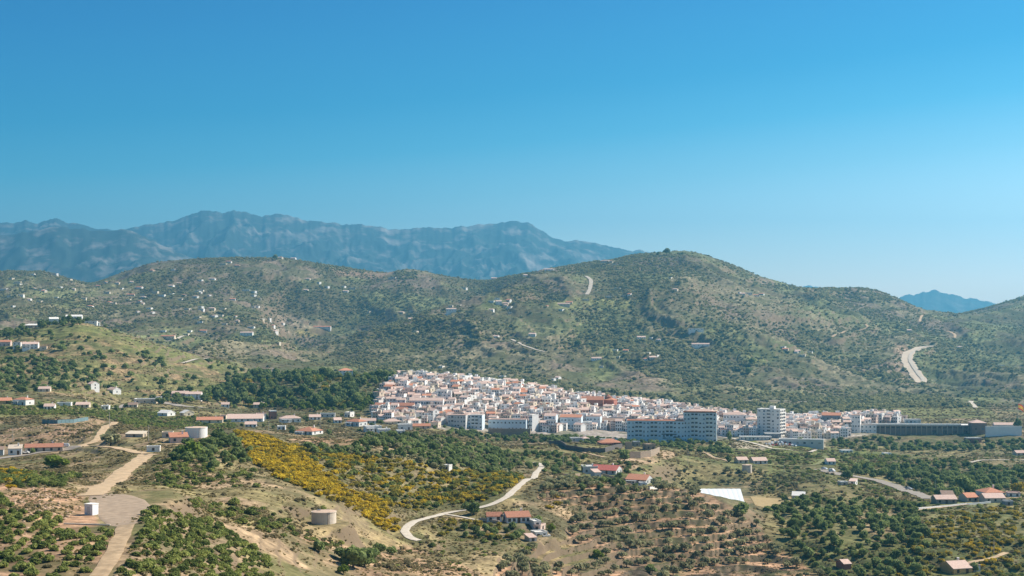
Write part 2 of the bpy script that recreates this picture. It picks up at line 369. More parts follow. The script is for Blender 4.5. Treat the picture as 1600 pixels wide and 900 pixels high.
# label, category, px, py, wpx, hpx, depth m, turn deg, roof, roof colour, wall colour, window cols, rows, near, far
WHT, CRM, GRY, PNK, OCH, SHW, STN = "white_plaster", "cream_plaster", "grey_plaster", "pink_plaster", "ochre_plaster", "weathered_plaster", "rubble_stone"
TER, TPK, TBR, FLT, WSH, BRN = "terracotta_tile", "pale_pink_tile", "brown_tile", "flat_terrace", "white_sheet", "old_brown_tile"
HOUSES = [
 ("long low row house with brown tiled roof above the lane", "house", 69, 706, 60, 8, 7, 4, "gable", BRN, SHW, 5, 1, 500, 900),
 ("small white house at the near end of the lane beside a car", "house", 24, 711, 26, 10, 8, 8, "shed", SHW, WHT, 2, 1, 500, 900),
 ("grey roofed stone outbuilding at the photo's left edge on the lane", "outbuilding", -2, 712, 20, 9, 7, 8, "shed", TBR, GRY, 1, 1, 500, 900),
 ("white villa with red hipped roof above the fenced field", "villa", 37, 633, 31, 12, 9, 24, "hip", TER, WHT, 2, 1, 700, 1200),
 ("ochre sided house with orange roof left of the white villa", "house", 6, 631, 26, 8, 9, 12, "gable", TER, OCH, 2, 1, 700, 1200),
 ("low white shed among trees right of the white villa", "shed", 101, 634, 22, 4, 5, 5, "flat", WSH, WHT, 1, 1, 800, 1300),
 ("small brown roofed house halfway up the left green hill", "house", 70, 612, 20, 7, 8, 10, "gable", TPK, CRM, 2, 1, 900, 1700),
 ("tall white house among shrubs at the foot of the green hill", "house", 146, 609, 17, 12, 9, 38, "gable", TPK, WHT, 2, 2, 1000, 1700),
 ("white house with stepped wings at the foot of the green hill", "house", 178, 615, 22, 9, 9, 38, "gable", TPK, WHT, 3, 1, 1000, 1700),
 ("long white house with red roof and two windows behind dark trees", "house", 303, 623, 25, 10, 9, 3, "gable", TPK, WHT, 2, 2, 1000, 1500),
 ("pink roofed wing half hidden by dark trees beside the long white house", "house", 282, 620, 26, 8, 9, 3, "gable", TPK, PNK, 2, 1, 1000, 1500),
 ("long low pale grey shed beside the valley road", "shed", 228, 630, 34, 6, 10, 2, "flat", WSH, CRM, 3, 1, 1000, 1500),
 ("white metal shed with bright low gable below the valley road", "shed", 260, 650, 26, 6, 9, 28, "gable", WSH, WHT, 1, 1, 800, 1200),
 ("cream shed with pointed end beside the white metal shed", "shed", 292, 650, 22, 8, 9, 48, "gable", WSH, CRM, 1, 1, 800, 1200),
 ("low house with bright red tiled roof behind the round tank", "house", 328, 661, 42, 5, 9, 8, "gable", TER, CRM, 3, 1, 800, 1200),
 ("long pale blue warehouse with small square windows", "warehouse", 384, 659, 58, 10, 14, 6, "gable", TPK, WHT, 6, 1, 850, 1250),
 ("low tan roofed shed on the bank above the dirt track", "shed", 213, 683, 30, 5, 6, -6, "shed", CRM, SHW, 1, 1, 600, 1000),
 ("pink and red roofed farmhouse below the round water tank", "house", 279, 692, 36, 9, 9, 18, "shed", TER, PNK, 2, 1, 600, 1000),
 ("cream flat roofed annex joined to the pink farmhouse", "house", 262, 684, 20, 7, 7, 10, "flat", CRM, SHW, 1, 1, 600, 1000),
 ("white house with flat roof at the end of the warehouse", "house", 408, 656, 18, 9, 9, 10, "flat", TPK, WHT, 2, 1, 850, 1250),
 ("dark brown brick house between white villas", "house", 426, 655, 15, 12, 9, 18, "flat", WSH, "brick_wall", 2, 1, 850, 1250),
 ("sprawling white villa with pale roof behind the red roofed bungalow", "villa", 453, 660, 36, 10, 10, 14, "hip", TPK, WHT, 4, 1, 800, 1250),
 ("large bungalow with hipped red roof on the bare earth knoll", "villa", 483, 679, 42, 9, 13, 26, "hip", TER, WHT, 4, 1, 600, 1000),
 ("two storey white villa with orange roof above the dark trees", "villa", 557, 666, 34, 11, 10, 34, "hip", TER, WHT, 3, 1, 750, 1250),
 ("white flat roofed villa with brown porch above the dark trees", "villa", 582, 675, 30, 8, 9, 16, "flat", WSH, WHT, 4, 1, 700, 1250),
 ("white terraced house stepping down the bank right of the porch villa", "house", 600, 680, 22, 8, 8, 10, "flat", WSH, WHT, 3, 1, 700, 1250),
 ("tan roofed villa with a pale chimney behind the white terraced house", "villa", 612, 663, 32, 8, 10, 16, "hip", TPK, CRM, 3, 1, 800, 1300),
 ("pale grey house with orange roof standing over the villas", "house", 640, 661, 24, 10, 9, 16, "hip", TER, WHT, 1, 1, 800, 1300),
 ("white car port house with flat roof below the grey house", "house", 633, 672, 24, 8, 8, 8, "flat", WSH, WHT, 2, 1, 750, 1250),
 ("long orange roofed porch house at the end of the villa row", "house", 657, 670, 32, 7, 8, 8, "gable", TER, PNK, 4, 1, 750, 1250),
 ("ruined white farmhouse with old red tiled roof by the apron field", "farmhouse", 807, 817, 44, 11, 8, 14, "gable", BRN, WHT, 5, 1, 420, 700),
 ("low red roofed stable joined to the old farmhouse's left end", "stable", 772, 816, 25, 4.5, 6, 4, "gable", BRN, WHT, 2, 1, 420, 700),
 ("small pink roofed outhouse below the old farmhouse", "outhouse", 829, 846, 16, 6, 5, 22, "shed", TPK, GRY, 1, 1, 420, 700),
 ("square white water basin with low walls below the old farmhouse", "basin", 850, 844, 20, 6, 6, 22, "flat", GRY, WHT, 0, 0, 420, 700),
 ("white flat block stepping down from the old farmhouse's right end", "annex", 836, 823, 14, 7, 6, 18, "flat", WSH, WHT, 1, 1, 420, 700),
 ("white low wing facing the straw field below the old farmhouse", "annex", 842, 838, 26, 5, 5, 22, "flat", WSH, WHT, 2, 1, 420, 700),
 ("dusty pink shed on the grey yard below the old farmhouse", "shed", 843, 829, 12, 7, 5, 24, "flat", PNK, PNK, 1, 1, 420, 700),
 ("long house with crimson roof at the top of the olive slope", "house", 948, 741, 50, 9, 11, -24, "gable", "crimson_tile", GRY, 4, 1, 600, 900),
 ("white flat fronted wing at the left of the crimson roofed house", "house", 921, 740, 25, 10, 9, 4, "flat", WSH, GRY, 2, 1, 600, 900),
 ("small grey house with white stair before the crimson roofed house", "house", 931, 749, 16, 11, 7, 16, "shed", TPK, GRY, 1, 1, 600, 900),
 ("villa with bright orange gable roof at the end of the olive slope", "villa", 999, 756, 44, 8, 11, -26, "gable", TER, GRY, 4, 1, 600, 900),
 ("small white gate house below the orange roofed villa", "outhouse", 1004, 762, 12, 6, 4, 8, "flat", WSH, WHT, 1, 1, 560, 900),
 ("red walled villa with wide hipped terracotta roof behind a stone wall", "villa", 952, 696, 36, 7, 13, 5, "hip", TER, "red_plaster", 5, 1, 800, 1150),
 ("stone hut with flat tan roof inside the walled yard", "hut", 1014, 703, 19, 8, 8, 14, "flat", "tan_slab", STN, 2, 1, 780, 1100),
 ("roofless round walled stone hut at the back of the yard", "hut", 994, 698, 12, 7, 6, 10, "flat", GRY, STN, 1, 1, 780, 1100),
 ("tall tan stone gable wall at the left of the walled yard", "wall", 982, 702, 10, 10, 2, 10, "flat", "tan_slab", STN, 0, 0, 780, 1100),
 ("white villa with pink roof and dark carport below the town", "villa", 913, 676, 16, 8, 9, 18, "hip", TPK, WHT, 2, 1, 900, 1200),
 ("white flat canopy shelter left of the pink roofed villa", "shelter", 901, 679, 22, 5, 7, 6, "flat", WSH, GRY, 2, 1, 900, 1200),
 ("long white single storey hall below the grey town block", "hall", 952, 673, 30, 4, 7, 4, "flat", WSH, WHT, 3, 1, 950, 1220),
 ("pink roofed farm cottage right of the meadow", "cottage", 1158, 724, 20, 6, 8, 12, "gable", TPK, CRM, 2, 1, 780, 1150),
 ("grey walled cottage with pink roof joined beside its twin", "cottage", 1185, 725, 26, 7, 9, 10, "gable", TPK, GRY, 3, 1, 780, 1150),
 ("white cottage with flat roof slab alone beyond the greenhouse", "cottage", 1248, 781, 24, 7, 8, -14, "gable", WSH, GRY, 1, 1, 620, 950),
 ("white and pink shack beside the curving road", "shack", 1333, 758, 16, 6, 6, 26, "shed", TPK, WHT, 1, 1, 700, 1050),
 ("low white shack with sheet roof left of the pink shack", "shack", 1317, 758, 14, 4, 5, 10, "flat", WSH, SHW, 1, 1, 700, 1050),
 ("wide farmhouse with orange hipped roof at the road's end", "farmhouse", 1547, 776, 36, 8, 12, 8, "hip", TER, WHT, 4, 1, 680, 1000),
 ("low barn with salmon roof in front of the wide farmhouse", "barn", 1550, 785, 34, 5, 9, 4, "gable", TPK, CRM, 3, 1, 650, 1000),
 ("orange roofed barn in the middle of the farmstead", "barn", 1513, 784, 24, 6, 9, 12, "gable", TER, CRM, 2, 1, 650, 1000),
 ("long pink roofed stable at the left end of the farmstead", "stable", 1475, 787, 34, 5, 8, 3, "gable", TPK, STN, 3, 1, 650, 1000),
 ("grey roofed open shed behind the pink stable", "shed", 1480, 777, 22, 4, 8, -10, "shed", TBR, GRY, 1, 1, 700, 1000),
 ("small white sided shelter at the far right of the farmstead", "shelter", 1583, 776, 22, 5, 6, -10, "flat", TPK, WHT, 2, 1, 680, 1000),
 ("dark grey box shed right of the salmon barn", "shed", 1574, 790, 14, 6, 4, 6, "flat", GRY, "slate_plaster", 1, 1, 640, 1000),
 ("ochre house with salmon roof among trees at the lower right", "house", 1493, 897, 42, 11, 10, 16, "gable", TPK, OCH, 2, 1, 400, 640),
 ("white annex behind the ochre house at the lower right", "annex", 1521, 893, 16, 8, 5, 16, "flat", TPK, WHT, 1, 1, 400, 640),
 ("brown stone ruin half sunk in trees near the bottom edge", "ruin", 1318, 890, 20, 6, 6, 20, "gable", TPK, "red_plaster", 0, 0, 400, 640),
 ("narrow white hut with an open door under the dark trees", "hut", 700, 736, 9, 8, 3, 30, "flat", WSH, WHT, 1, 1, 560, 900),
 ("white gate posts and wall beside the dirt track", "wall", 240, 706, 20, 7, 3, 8, "flat", WSH, WHT, 1, 1, 560, 900),
 ("four storey hotel with red roof above the dark wood", "hotel", 540, 578, 24, 18, 12, 10, "hip", TER, WHT, 4, 4, 1300, 1700),
 ("pink roofed house above the dark wood left of the hotel", "house", 489, 574, 20, 8, 9, 8, "hip", TPK, CRM, 2, 1, 1300, 1750),
 ("narrow white tower house at the edge of the dark wood", "house", 428, 577, 7, 12, 6, 16, "flat", WSH, WHT, 1, 2, 1300, 1760),
 ("cream keep with sloping wall at the town's top corner", "keep", 635, 594, 18, 14, 10, 24, "flat", CRM, CRM, 1, 1, 1350, 1600),
 ("long two storey white mansion crowning the left green hill", "mansion", 116, 492, 26, 10, 9, 10, "gable", WSH, WHT, 6, 2, 1500, 2000),
 ("white house with arched porch left of the hilltop mansion", "house", 84, 493, 17, 9, 9, 22, "gable", WSH, WHT, 3, 1, 1500, 2000),
 ("low white annex down the crest right of the hilltop mansion", "annex", 142, 497, 20, 3.5, 5, 4, "flat", WSH, WHT, 2, 1, 1500, 2000),
 ("tiny white domed hut on the right shoulder of the green hill", "hut", 153, 499, 7, 6, 4, 10, "hip", WSH, WHT, 0, 0, 1400, 2000),
 ("long white roofed villa under the hilltop mansion", "villa", 54, 512, 30, 6, 9, 4, "hip", WSH, CRM, 4, 1, 1400, 1800),
 ("cream house above the long villa on the left hill", "house", 36, 492, 14, 5, 8, 6, "gable", CRM, CRM, 2, 1, 1400, 2000),
 ("pink terrace house at the left edge halfway up the hill", "house", 8, 541, 20, 9, 9, 8, "gable", TER, PNK, 3, 1, 1200, 1700),
 ("white terrace house beside the pink terrace house", "house", 27, 544, 14, 9, 9, 12, "flat", TPK, WHT, 2, 2, 1200, 1700),
 ("grey white villa with pale roof at the right of the terrace row", "villa", 48, 545, 26, 10, 10, 10, "gable", TPK, WHT, 4, 2, 1200, 1700),
 ("low tan garage at the right end of the terrace row", "garage", 68, 547, 12, 5, 6, 10, "flat", TPK, CRM, 1, 1, 1200, 1700),
]
for i_, (lb, px, py, wp, hp, rf, rc, wc, rt) in enumerate([
 ("small white cube house left of the valley road bend", 165, 640, 14, 5, "flat", WSH, WHT, 8), ("low tan house behind the fenced field", 130, 637, 22, 5, "gable", TPK, CRM, 6),
 ("grey roofed cottage above the fenced field's right end", 208, 637, 16, 5, "gable", TBR, CRM, 10), ("white box house just over the valley road", 248, 626, 12, 5, "flat", WSH, WHT, 12),
 ("tiny white pump house right of the long white house", 327, 618, 9, 5, "flat", WSH, WHT, 14), ("white cottage between pale trees at the wood's left foot", 352, 636, 15, 6, "gable", TPK, WHT, 12),
 ("pink roofed cottage right of the sprawling white villa", 492, 656, 20, 6, "gable", TPK, WHT, 10), ("grey low workshop behind the bungalow", 512, 652, 24, 5, "flat", GRY, GRY, 4),
 ("white cottage left of the two storey villa", 527, 661, 15, 6, "gable", TPK, WHT, 14), ("pale two storey house at the foot of the red row", 590, 654, 22, 10, "flat", WSH, WHT, 10),
 ("white house with pink roof below the red row", 617, 653, 18, 9, "gable", TPK, WHT, -18), ("white stepped house at the town's lower left edge", 668, 660, 18, 9, "flat", WSH, WHT, 10),
 ("low pink roofed house above the pale trees", 405, 636, 18, 5, "gable", TPK, CRM, 6), ("white hut in the wood's clearing", 520, 608, 12, 4, "flat", WSH, WHT, 8),
 ("cream garage by the warehouse's left end", 349, 655, 11, 5, "flat", TPK, CRM, 6), ("white roadside house at the far left end of the valley", 78, 640, 18, 5, "gable", TPK, WHT, 8),
 ("white gabled house left of the dark brick house", 392, 668, 20, 6, "gable", TPK, WHT, 8), ("small white house at the left end of the red roofed bungalow's track", 440, 672, 14, 5, "flat", WSH, WHT, 6),
 ("white cube house on the slope right of the cottage pair", 546, 652, 14, 7, "flat", WSH, WHT, -20), ("long white house with pink roof before the town's left end", 575, 662, 26, 7, "gable", TPK, WHT, 6),
 ("white house with outside stair under the town's left end", 626, 680, 16, 6, "flat", WSH, WHT, 10), ("cream terrace house right of the long orange porch house", 681, 668, 16, 8, "flat", TPK, CRM, -16),
 ("small shed on the terraces below the far right wall", 1592, 712, 16, 5, "gable", TPK, CRM, 6), ("low white field shed on the terraces below the long hall", 1385, 712, 12, 3, "flat", WSH, WHT, 4),
 ("white plastic water basin on the green meadow", 1322, 707, 18, 2.5, "flat", WSH, WHT, 2), ("pink field shed above the curving road", 1297, 726, 14, 3, "gable", TPK, WHT, 3)]):
    HOUSES.append((lb, "house" if "house" in lb or "cottage" in lb else "shed", px, py, wp, hp, 8, rt, rf, rc, wc, 3 if wp > 16 else 2, 1, 780, 1700))
SITES = []
for h in HOUSES:
    px, py, wpx, hpx, dep = h[2:7]
    p0 = pick(px, py, h[13], h[14])
    w = wpx * p0[1] / F
    p = site(px, py, w * 0.55 + 1, dep * 0.62 + 1, h[13], h[14], lev=p0[1] < 1250)
    SITES.append(p)
SHED_P = site(141, 805, 3, 4, 250, 460, lev=False)
TANK_P = site(506, 817, 7.5, 8, 360, 560)
def at_level(px, py, z):
    d = (CAMZ - z) / ((py - HY) / F); return np.array([(px - 800) / F * d, d, z])
GHZ = GHC[2] + 3.0
GH_PTS = [at_level(*q, GHZ) for q in ((1088,763),(1157,763),(1168,800),(1110,800))]
KO += [(GH_PTS[0][0] + 6 + 5 * k, 0.5 * (GH_PTS[0][1] + GH_PTS[2][1]) + dy, 13) for k in range(5) for dy in (-34, -17, 0, 17, 34)]
BLK_L = pick(1020, 686, 1100, 1400); BLK_R = pick(1094, 688, 1100, 1400)
# ------------------------------------------------------------------ materials
MATS = {}
def new_mat(name):
    m = bpy.data.materials.new(name); m.use_nodes = True
    MATS[name] = m
    nt = m.node_tree
    return m, nt.nodes, nt.links, nt.nodes["Principled BSDF"]
def mat(name, col, var=0.15, scale=0.6, rough=0.85, spec=0.2, stain=0.0, metal=0.0):
    """plain coat with noise mottling in world metres"""
    if name in MATS: return MATS[name]
    m, N, L, b = new_mat(name)
    b.inputs["Roughness"].default_value = rough
    b.inputs["Specular IOR Level"].default_value = spec
    b.inputs["Metallic"].default_value = metal
    geo = N.new("ShaderNodeNewGeometry")
    no = N.new("ShaderNodeTexNoise"); no.inputs["Scale"].default_value = scale; no.inputs["Detail"].default_value = 5
    L.new(geo.outputs["Position"], no.inputs["Vector"])
    oi = N.new("ShaderNodeObjectInfo")
    ad = N.new("ShaderNodeMath"); ad.operation = 'ADD'
    L.new(no.outputs[0], ad.inputs[0])
    sc = N.new("ShaderNodeMath"); sc.operation = 'MULTIPLY_ADD'; sc.inputs[1].default_value = 0.35; sc.inputs[2].default_value = -0.17
    L.new(oi.outputs["Random"], sc.inputs[0]); L.new(sc.outputs[0], ad.inputs[1])
    mr = N.new("ShaderNodeMapRange"); mr.inputs[1].default_value = 0.25; mr.inputs[2].default_value = 0.75
    mr.inputs[3].default_value = 1 - var; mr.inputs[4].default_value = 1 + var
    L.new(ad.outputs[0], mr.inputs[0])
    mx = N.new("ShaderNodeVectorMath"); mx.operation = 'SCALE'
    mx.inputs[0].default_value = col
    L.new(mr.outputs[0], mx.inputs["Scale"])
    L.new(mx.outputs[0], b.inputs["Base Color"])
    return m
def leaf_mat(name, c1, c2, c3=None, hue_var=True):
    """foliage: colour drifts between two leaf colours by clump and by plant"""
    m, N, L, b = new_mat(name)
    b.inputs["Roughness"].default_value = 0.75
    b.inputs["Specular IOR Level"].default_value = 0.15
    geo = N.new("ShaderNodeNewGeometry")
    no = N.new("ShaderNodeTexNoise"); no.inputs["Scale"].default_value = 0.9; no.inputs["Detail"].default_value = 4
    L.new(geo.outputs["Position"], no.inputs["Vector"])
    oi = N.new("ShaderNodeObjectInfo")
    at = N.new("ShaderNodeAttribute"); at.attribute_type = 'GEOMETRY'; at.attribute_name = "leafv"
    s1 = N.new("ShaderNodeMath"); s1.operation = 'ADD'; L.new(no.outputs[0], s1.inputs[0])
    s2 = N.new("ShaderNodeMath"); s2.operation = 'MULTIPLY_ADD'; s2.inputs[1].default_value = 0.55; s2.inputs[2].default_value = -0.28
    L.new(oi.outputs["Random"], s2.inputs[0]); L.new(s2.outputs[0], s1.inputs[1])
    s3 = N.new("ShaderNodeMath"); s3.operation = 'MULTIPLY_ADD'; s3.inputs[1].default_value = 0.5; s3.inputs[2].default_value = -0.25
    L.new(at.outputs["Fac"], s3.inputs[0])
    s4 = N.new("ShaderNodeMath"); s4.operation = 'ADD'; L.new(s1.outputs[0], s4.inputs[0]); L.new(s3.outputs[0], s4.inputs[1])
    cr = N.new("ShaderNodeValToRGB")
    cr.color_ramp.elements[0].position = 0.2; cr.color_ramp.elements[0].color = (*c1, 1)
    cr.color_ramp.elements[1].position = 0.8; cr.color_ramp.elements[1].color = (*c2, 1)
    if c3:
        e = cr.color_ramp.elements.new(0.62); e.color = (*c3, 1)
    L.new(s4.outputs[0], cr.inputs[0])
    L.new(cr.outputs[0], b.inputs["Base Color"])
    tr = N.new("ShaderNodeBsdfTranslucent"); L.new(cr.outputs[0], tr.inputs["Color"])
    ms = N.new("ShaderNodeMixShader"); ms.inputs[0].default_value = 0.38
    L.new(b.outputs[0], ms.inputs[1]); L.new(tr.outputs[0], ms.inputs[2]); L.new(ms.outputs[0], N["Material Output"].inputs["Surface"])
    return m

# terrain: land cover colour from the survey attribute, broken up by noise
def terrain_mat(name, fine=1.0):
    m, N, L, b = new_mat(name)
    b.inputs["Roughness"].default_value = 0.95
    b.inputs["Specular IOR Level"].default_value = 0.1
    at = N.new("ShaderNodeAttribute"); at.attribute_name = "cover"
    geo = N.new("ShaderNodeNewGeometry")
    n1 = N.new("ShaderNodeTexNoise"); n1.inputs["Scale"].default_value = 0.35 * fine; n1.inputs["Detail"].default_value = 8; n1.inputs["Roughness"].default_value = 0.65
    n2 = N.new("ShaderNodeTexNoise"); n2.inputs["Scale"].default_value = 0.045 * fine; n2.inputs["Detail"].default_value = 6
    L.new(geo.outputs["Position"], n1.inputs["Vector"]); L.new(geo.outputs["Position"], n2.inputs["Vector"])
    mr = N.new("ShaderNodeMapRange"); mr.inputs[1].default_value = 0.3; mr.inputs[2].default_value = 0.7; mr.inputs[3].default_value = 0.45; mr.inputs[4].default_value = 1.6
    L.new(n1.outputs[0], mr.inputs[0])
    sc = N.new("ShaderNodeVectorMath"); sc.operation = 'SCALE'
    L.new(at.outputs["Color"], sc.inputs[0]); L.new(mr.outputs[0], sc.inputs["Scale"])
    # weeds creeping over the soil
    mk = N.new("ShaderNodeMapRange"); mk.inputs[1].default_value = 0.5; mk.inputs[2].default_value = 0.58; mk.inputs[3].default_value = 0.0; mk.inputs[4].default_value = 0.55
    L.new(n2.outputs[0], mk.inputs[0])
    mx = N.new("ShaderNodeMix"); mx.data_type = 'RGBA'
    L.new(mk.outputs[0], mx.inputs["Factor"]); L.new(sc.outputs[0], mx.inputs["A"]); mx.inputs["B"].default_value = (0.085, 0.10, 0.035, 1)
    # stony banks where the ground is steep
    sx = N.new("ShaderNodeSeparateXYZ"); L.new(geo.outputs["Normal"], sx.inputs[0])
    st = N.new("ShaderNodeMapRange"); st.inputs[1].default_value = 0.90; st.inputs[2].default_value = 0.76; st.inputs[3].default_value = 0.0; st.inputs[4].default_value = 0.85
    L.new(sx.outputs["Z"], st.inputs[0])
    m2 = N.new("ShaderNodeMix"); m2.data_type = 'RGBA'
    L.new(st.outputs[0], m2.inputs["Factor"]); L.new(mx.outputs["Result"], m2.inputs["A"]); m2.inputs["B"].default_value = (0.20, 0.145, 0.095, 1)
    L.new(m2.outputs["Result"], b.inputs["Base Color"])
    bp = N.new("ShaderNodeBump"); bp.inputs["Strength"].default_value = 0.6; bp.inputs["Distance"].default_value = 0.5 / fine
    L.new(n1.outputs[0], bp.inputs["Height"]); L.new(bp.outputs[0], b.inputs["Normal"])
    return m

# ------------------------------------------------------------------ mesh helpers
def link(o, parent=None):
    COL.objects.link(o)
    if parent is not None: o.parent = parent
    return o
def tag(o, label=None, cat=None, group=None, kind=None):
    if label: o["label"] = label
    if cat: o["category"] = cat
    if group: o["group"] = group
    if kind: o["kind"] = kind
    return o
def empty(name, loc, rz=0, label=None, cat=None, group=None):
    o = bpy.data.objects.new(name, None); o.empty_display_size = 1
    link(o); o.location = loc; o.rotation_euler = (0, 0, rz)
    return tag(o, label, cat, group)
def np_mesh(name, verts, faces, mats, midx=None, smooth=False):
    """verts (n,3), faces (m,k) of one size"""
    me = bpy.data.meshes.new(name)
    verts = np.asarray(verts, np.float32); faces = np.asarray(faces, np.int32)
    n, k = faces.shape
    me.vertices.add(len(verts)); me.vertices.foreach_set("co", verts.ravel())
    me.loops.add(n * k); me.loops.foreach_set("vertex_index", faces.ravel())
    me.polygons.add(n)
    me.polygons.foreach_set("loop_start", np.arange(0, n * k, k, dtype=np.int32))
    me.polygons.foreach_set("loop_total", np.full(n, k, np.int32))
    if midx is not None: me.polygons.foreach_set("material_index", np.asarray(midx, np.int32))
    if smooth: me.polygons.foreach_set("use_smooth", np.ones(n, bool))
    for m in (mats if isinstance(mats, (list, tuple)) else [mats]): me.materials.append(m)
    me.update(); me.validate()
    return me
class MB:
    """collects boxes, prisms and tubes into one mesh"""
    def __init__(s): s.v = []; s.f = []; s.mi = []; s.cur = 0
    def quadbox(s, c8):
        n = len(s.v); s.v += [tuple(p) for p in c8]
        for q in ((0,3,2,1),(4,5,6,7),(0,1,5,4),(1,2,6,5),(2,3,7,6),(3,0,4,7)):
            s.f.append(tuple(n + i for i in q)); s.mi.append(s.cur)
        return s
    def box(s, x0, x1, y0, y1, z0, z1):
        return s.quadbox([(x0,y0,z0),(x1,y0,z0),(x1,y1,z0),(x0,y1,z0),(x0,y0,z1),(x1,y0,z1),(x1,y1,z1),(x0,y1,z1)])
    def face(s, pts):
        n = len(s.v); s.v += [tuple(p) for p in pts]; s.f.append(tuple(range(n, n + len(pts)))); s.mi.append(s.cur); return s
    def gable(s, x0, x1, y0, y1, z, h, ov=0.3, th=0.22, axis='x'):
        """two pitched slabs, ridge along axis"""
        if axis == 'x':
            ym = (y0 + y1) / 2
            a = [(x0-ov,y0-ov,z-ov*h/((y1-y0)/2)),(x1+ov,y0-ov,z-ov*h/((y1-y0)/2)),(x1+ov,ym,z+h),(x0-ov,ym,z+h)]
            b = [(x0-ov,ym,z+h),(x1+ov,ym,z+h),(x1+ov,y1+ov,z-ov*h/((y1-y0)/2)),(x0-ov,y1+ov,z-ov*h/((y1-y0)/2))]
        else:
            xm = (x0 + x1) / 2
            a = [(x0-ov,y0-ov,z-ov*h/((x1-x0)/2)),(xm,y0-ov,z+h),(xm,y1+ov,z+h),(x0-ov,y1+ov,z-ov*h/((x1-x0)/2))]
            b = [(xm,y0-ov,z+h),(x1+ov,y0-ov,z-ov*h/((x1-x0)/2)),(x1+ov,y1+ov,z-ov*h/((x1-x0)/2)),(xm,y1+ov,z+h)]
        for q in (a, b):
            s.quadbox([(p[0],p[1],p[2]+0.01) for p in q] + [(p[0],p[1],p[2]+th) for p in q])
        return s
    def hip(s, x0, x1, y0, y1, z, h, ov=0.4):
        x0 -= ov; x1 += ov; y0 -= ov; y1 += ov
        w, d = x1 - x0, y1 - y0
        k = min(w, d) / 2
        if w >= d: r0, r1 = (x0 + k, (y0+y1)/2, z+h), (x1 - k, (y0+y1)/2, z+h)
        else: r0, r1 = ((x0+x1)/2, y0 + k, z+h), ((x0+x1)/2, y1 - k, z+h)
        n = len(s.v)
        s.v += [(x0,y0,z),(x1,y0,z),(x1,y1,z),(x0,y1,z),r0,r1]
        fs = [(0,1,5,4),(1,2,5),(2,3,4,5),(3,0,4),(3,2,1,0)] if w >= d else [(0,1,4),(1,2,5,4),(2,3,5),(3,0,4,5),(3,2,1,0)]
        for f in fs: s.f.append(tuple(n + i for i in f)); s.mi.append(s.cur)
        return s
    def shed(s, x0, x1, y0, y1, z0, z1, th=0.2, ov=0.25):
        """single slope roof, low at y0"""
        q = [(x0-ov,y0-ov,z0),(x1+ov,y0-ov,z0),(x1+ov,y1+ov,z1),(x0-ov,y1+ov,z1)]
        return s.quadbox([(p[0],p[1],p[2]+0.01) for p in q] + [(p[0],p[1],p[2]+th) for p in q])
    def cyl(s, cx, cy, z0, z1, r0, r1=None, n=16, cap=True):
        r1 = r0 if r1 is None else r1
        b = len(s.v)
        for z, r in ((z0, r0), (z1, r1)):
            s.v += [(cx + r*math.cos(2*math.pi*i/n), cy + r*math.sin(2*math.pi*i/n), z) for i in range(n)]
        for i in range(n):
            j = (i + 1) % n; s.f.append((b+i, b+j, b+n+j, b+n+i)); s.mi.append(s.cur)
        if cap:
            s.f.append(tuple(b + n + i for i in range(n))); s.mi.append(s.cur)
            s.f.append(tuple(b + n - 1 - i for i in range(n))); s.mi.append(s.cur)
        return s
    def tube(s, p, q, r, n=5):
        p = np.array(p, float); q = np.array(q, float); d = q - p; L = np.linalg.norm(d); d /= L
        u = np.cross(d, [0,0,1] if abs(d[2]) < .9 else [1,0,0]); u /= np.linalg.norm(u); w = np.cross(d, u)
        b = len(s.v)
        for c in (p, q):
            s.v += [tuple(c + r*(u*math.cos(2*math.pi*i/n) + w*math.sin(2*math.pi*i/n))) for i in range(n)]
        for i in range(n):
            j = (i+1) % n; s.f.append((b+i,b+j,b+n+j,b+n+i)); s.mi.append(s.cur)
        return s
    def mesh(s, name, mats):
        me = bpy.data.meshes.new(name); me.from_pydata(s.v, [], s.f)
        ms = mats if isinstance(mats, (list, tuple)) else [mats]
        for m in ms: me.materials.append(m)
        if len(ms) > 1: me.polygons.foreach_set("material_index", s.mi)
        me.update(); return me
    def build(s, name, mats, parent=None, loc=None):
        o = bpy.data.objects.new(name, s.mesh(name, mats)); link(o, parent)
        if loc is not None: o.location = loc
        return o
# ------------------------------------------------------------------ land cover colours (albedo), then the terrain meshes
PY = HY - Z / D * F
VIS = (PY <= np.minimum.accumulate(PY, axis=0) + 0.8)
EARTH = np.array((0.34, 0.24, 0.145)); PINK = np.array((0.42, 0.255, 0.155)); GRASS = np.array((0.135, 0.145, 0.05))
SCRUB = np.array((0.13, 0.115, 0.06)); STRAW = np.array((0.30, 0.23, 0.11)); PALE = np.array((0.46, 0.38, 0.28)); DARKG = np.array((0.05, 0.07, 0.03))
BROWN = np.array((0.17, 0.13, 0.085)); FIELD = np.array((0.165, 0.18, 0.055)); DRYG = np.array((0.235, 0.195, 0.09))
n1 = fbm(X, Y, 70, 4, 31)[..., None]; n2 = fbm(X, Y, 22, 4, 32)[..., None]; n3 = fbm(X, Y, 240, 4, 33)[..., None]
def mixc(a, b, t): return a * (1 - t) + b * t
def st(n, lo, hi): return smooth01((n - lo) / (hi - lo))
C = mixc(SCRUB, DRYG, st(n1, -0.1, 0.6))
C = mixc(C, EARTH, st(n2, 0.15, 0.7) * 0.8)
C = C * np.ones((NR, NC, 1))
def paint(mask, col, k=1.0, bl=2):
    global C
    w = (blur(mask, bl) * k)[..., None]
    C = C * (1 - w) + col * w
far = (D > 1750)
farc = mixc(SCRUB * 0.95, np.array((0.215, 0.185, 0.11)), st(n3, -0.2, 0.5))
farc = mixc(farc, np.array((0.18, 0.195, 0.08)), st(fbm(X, Y, 160, 4, 35)[..., None], 0.05, 0.5) * 0.8)
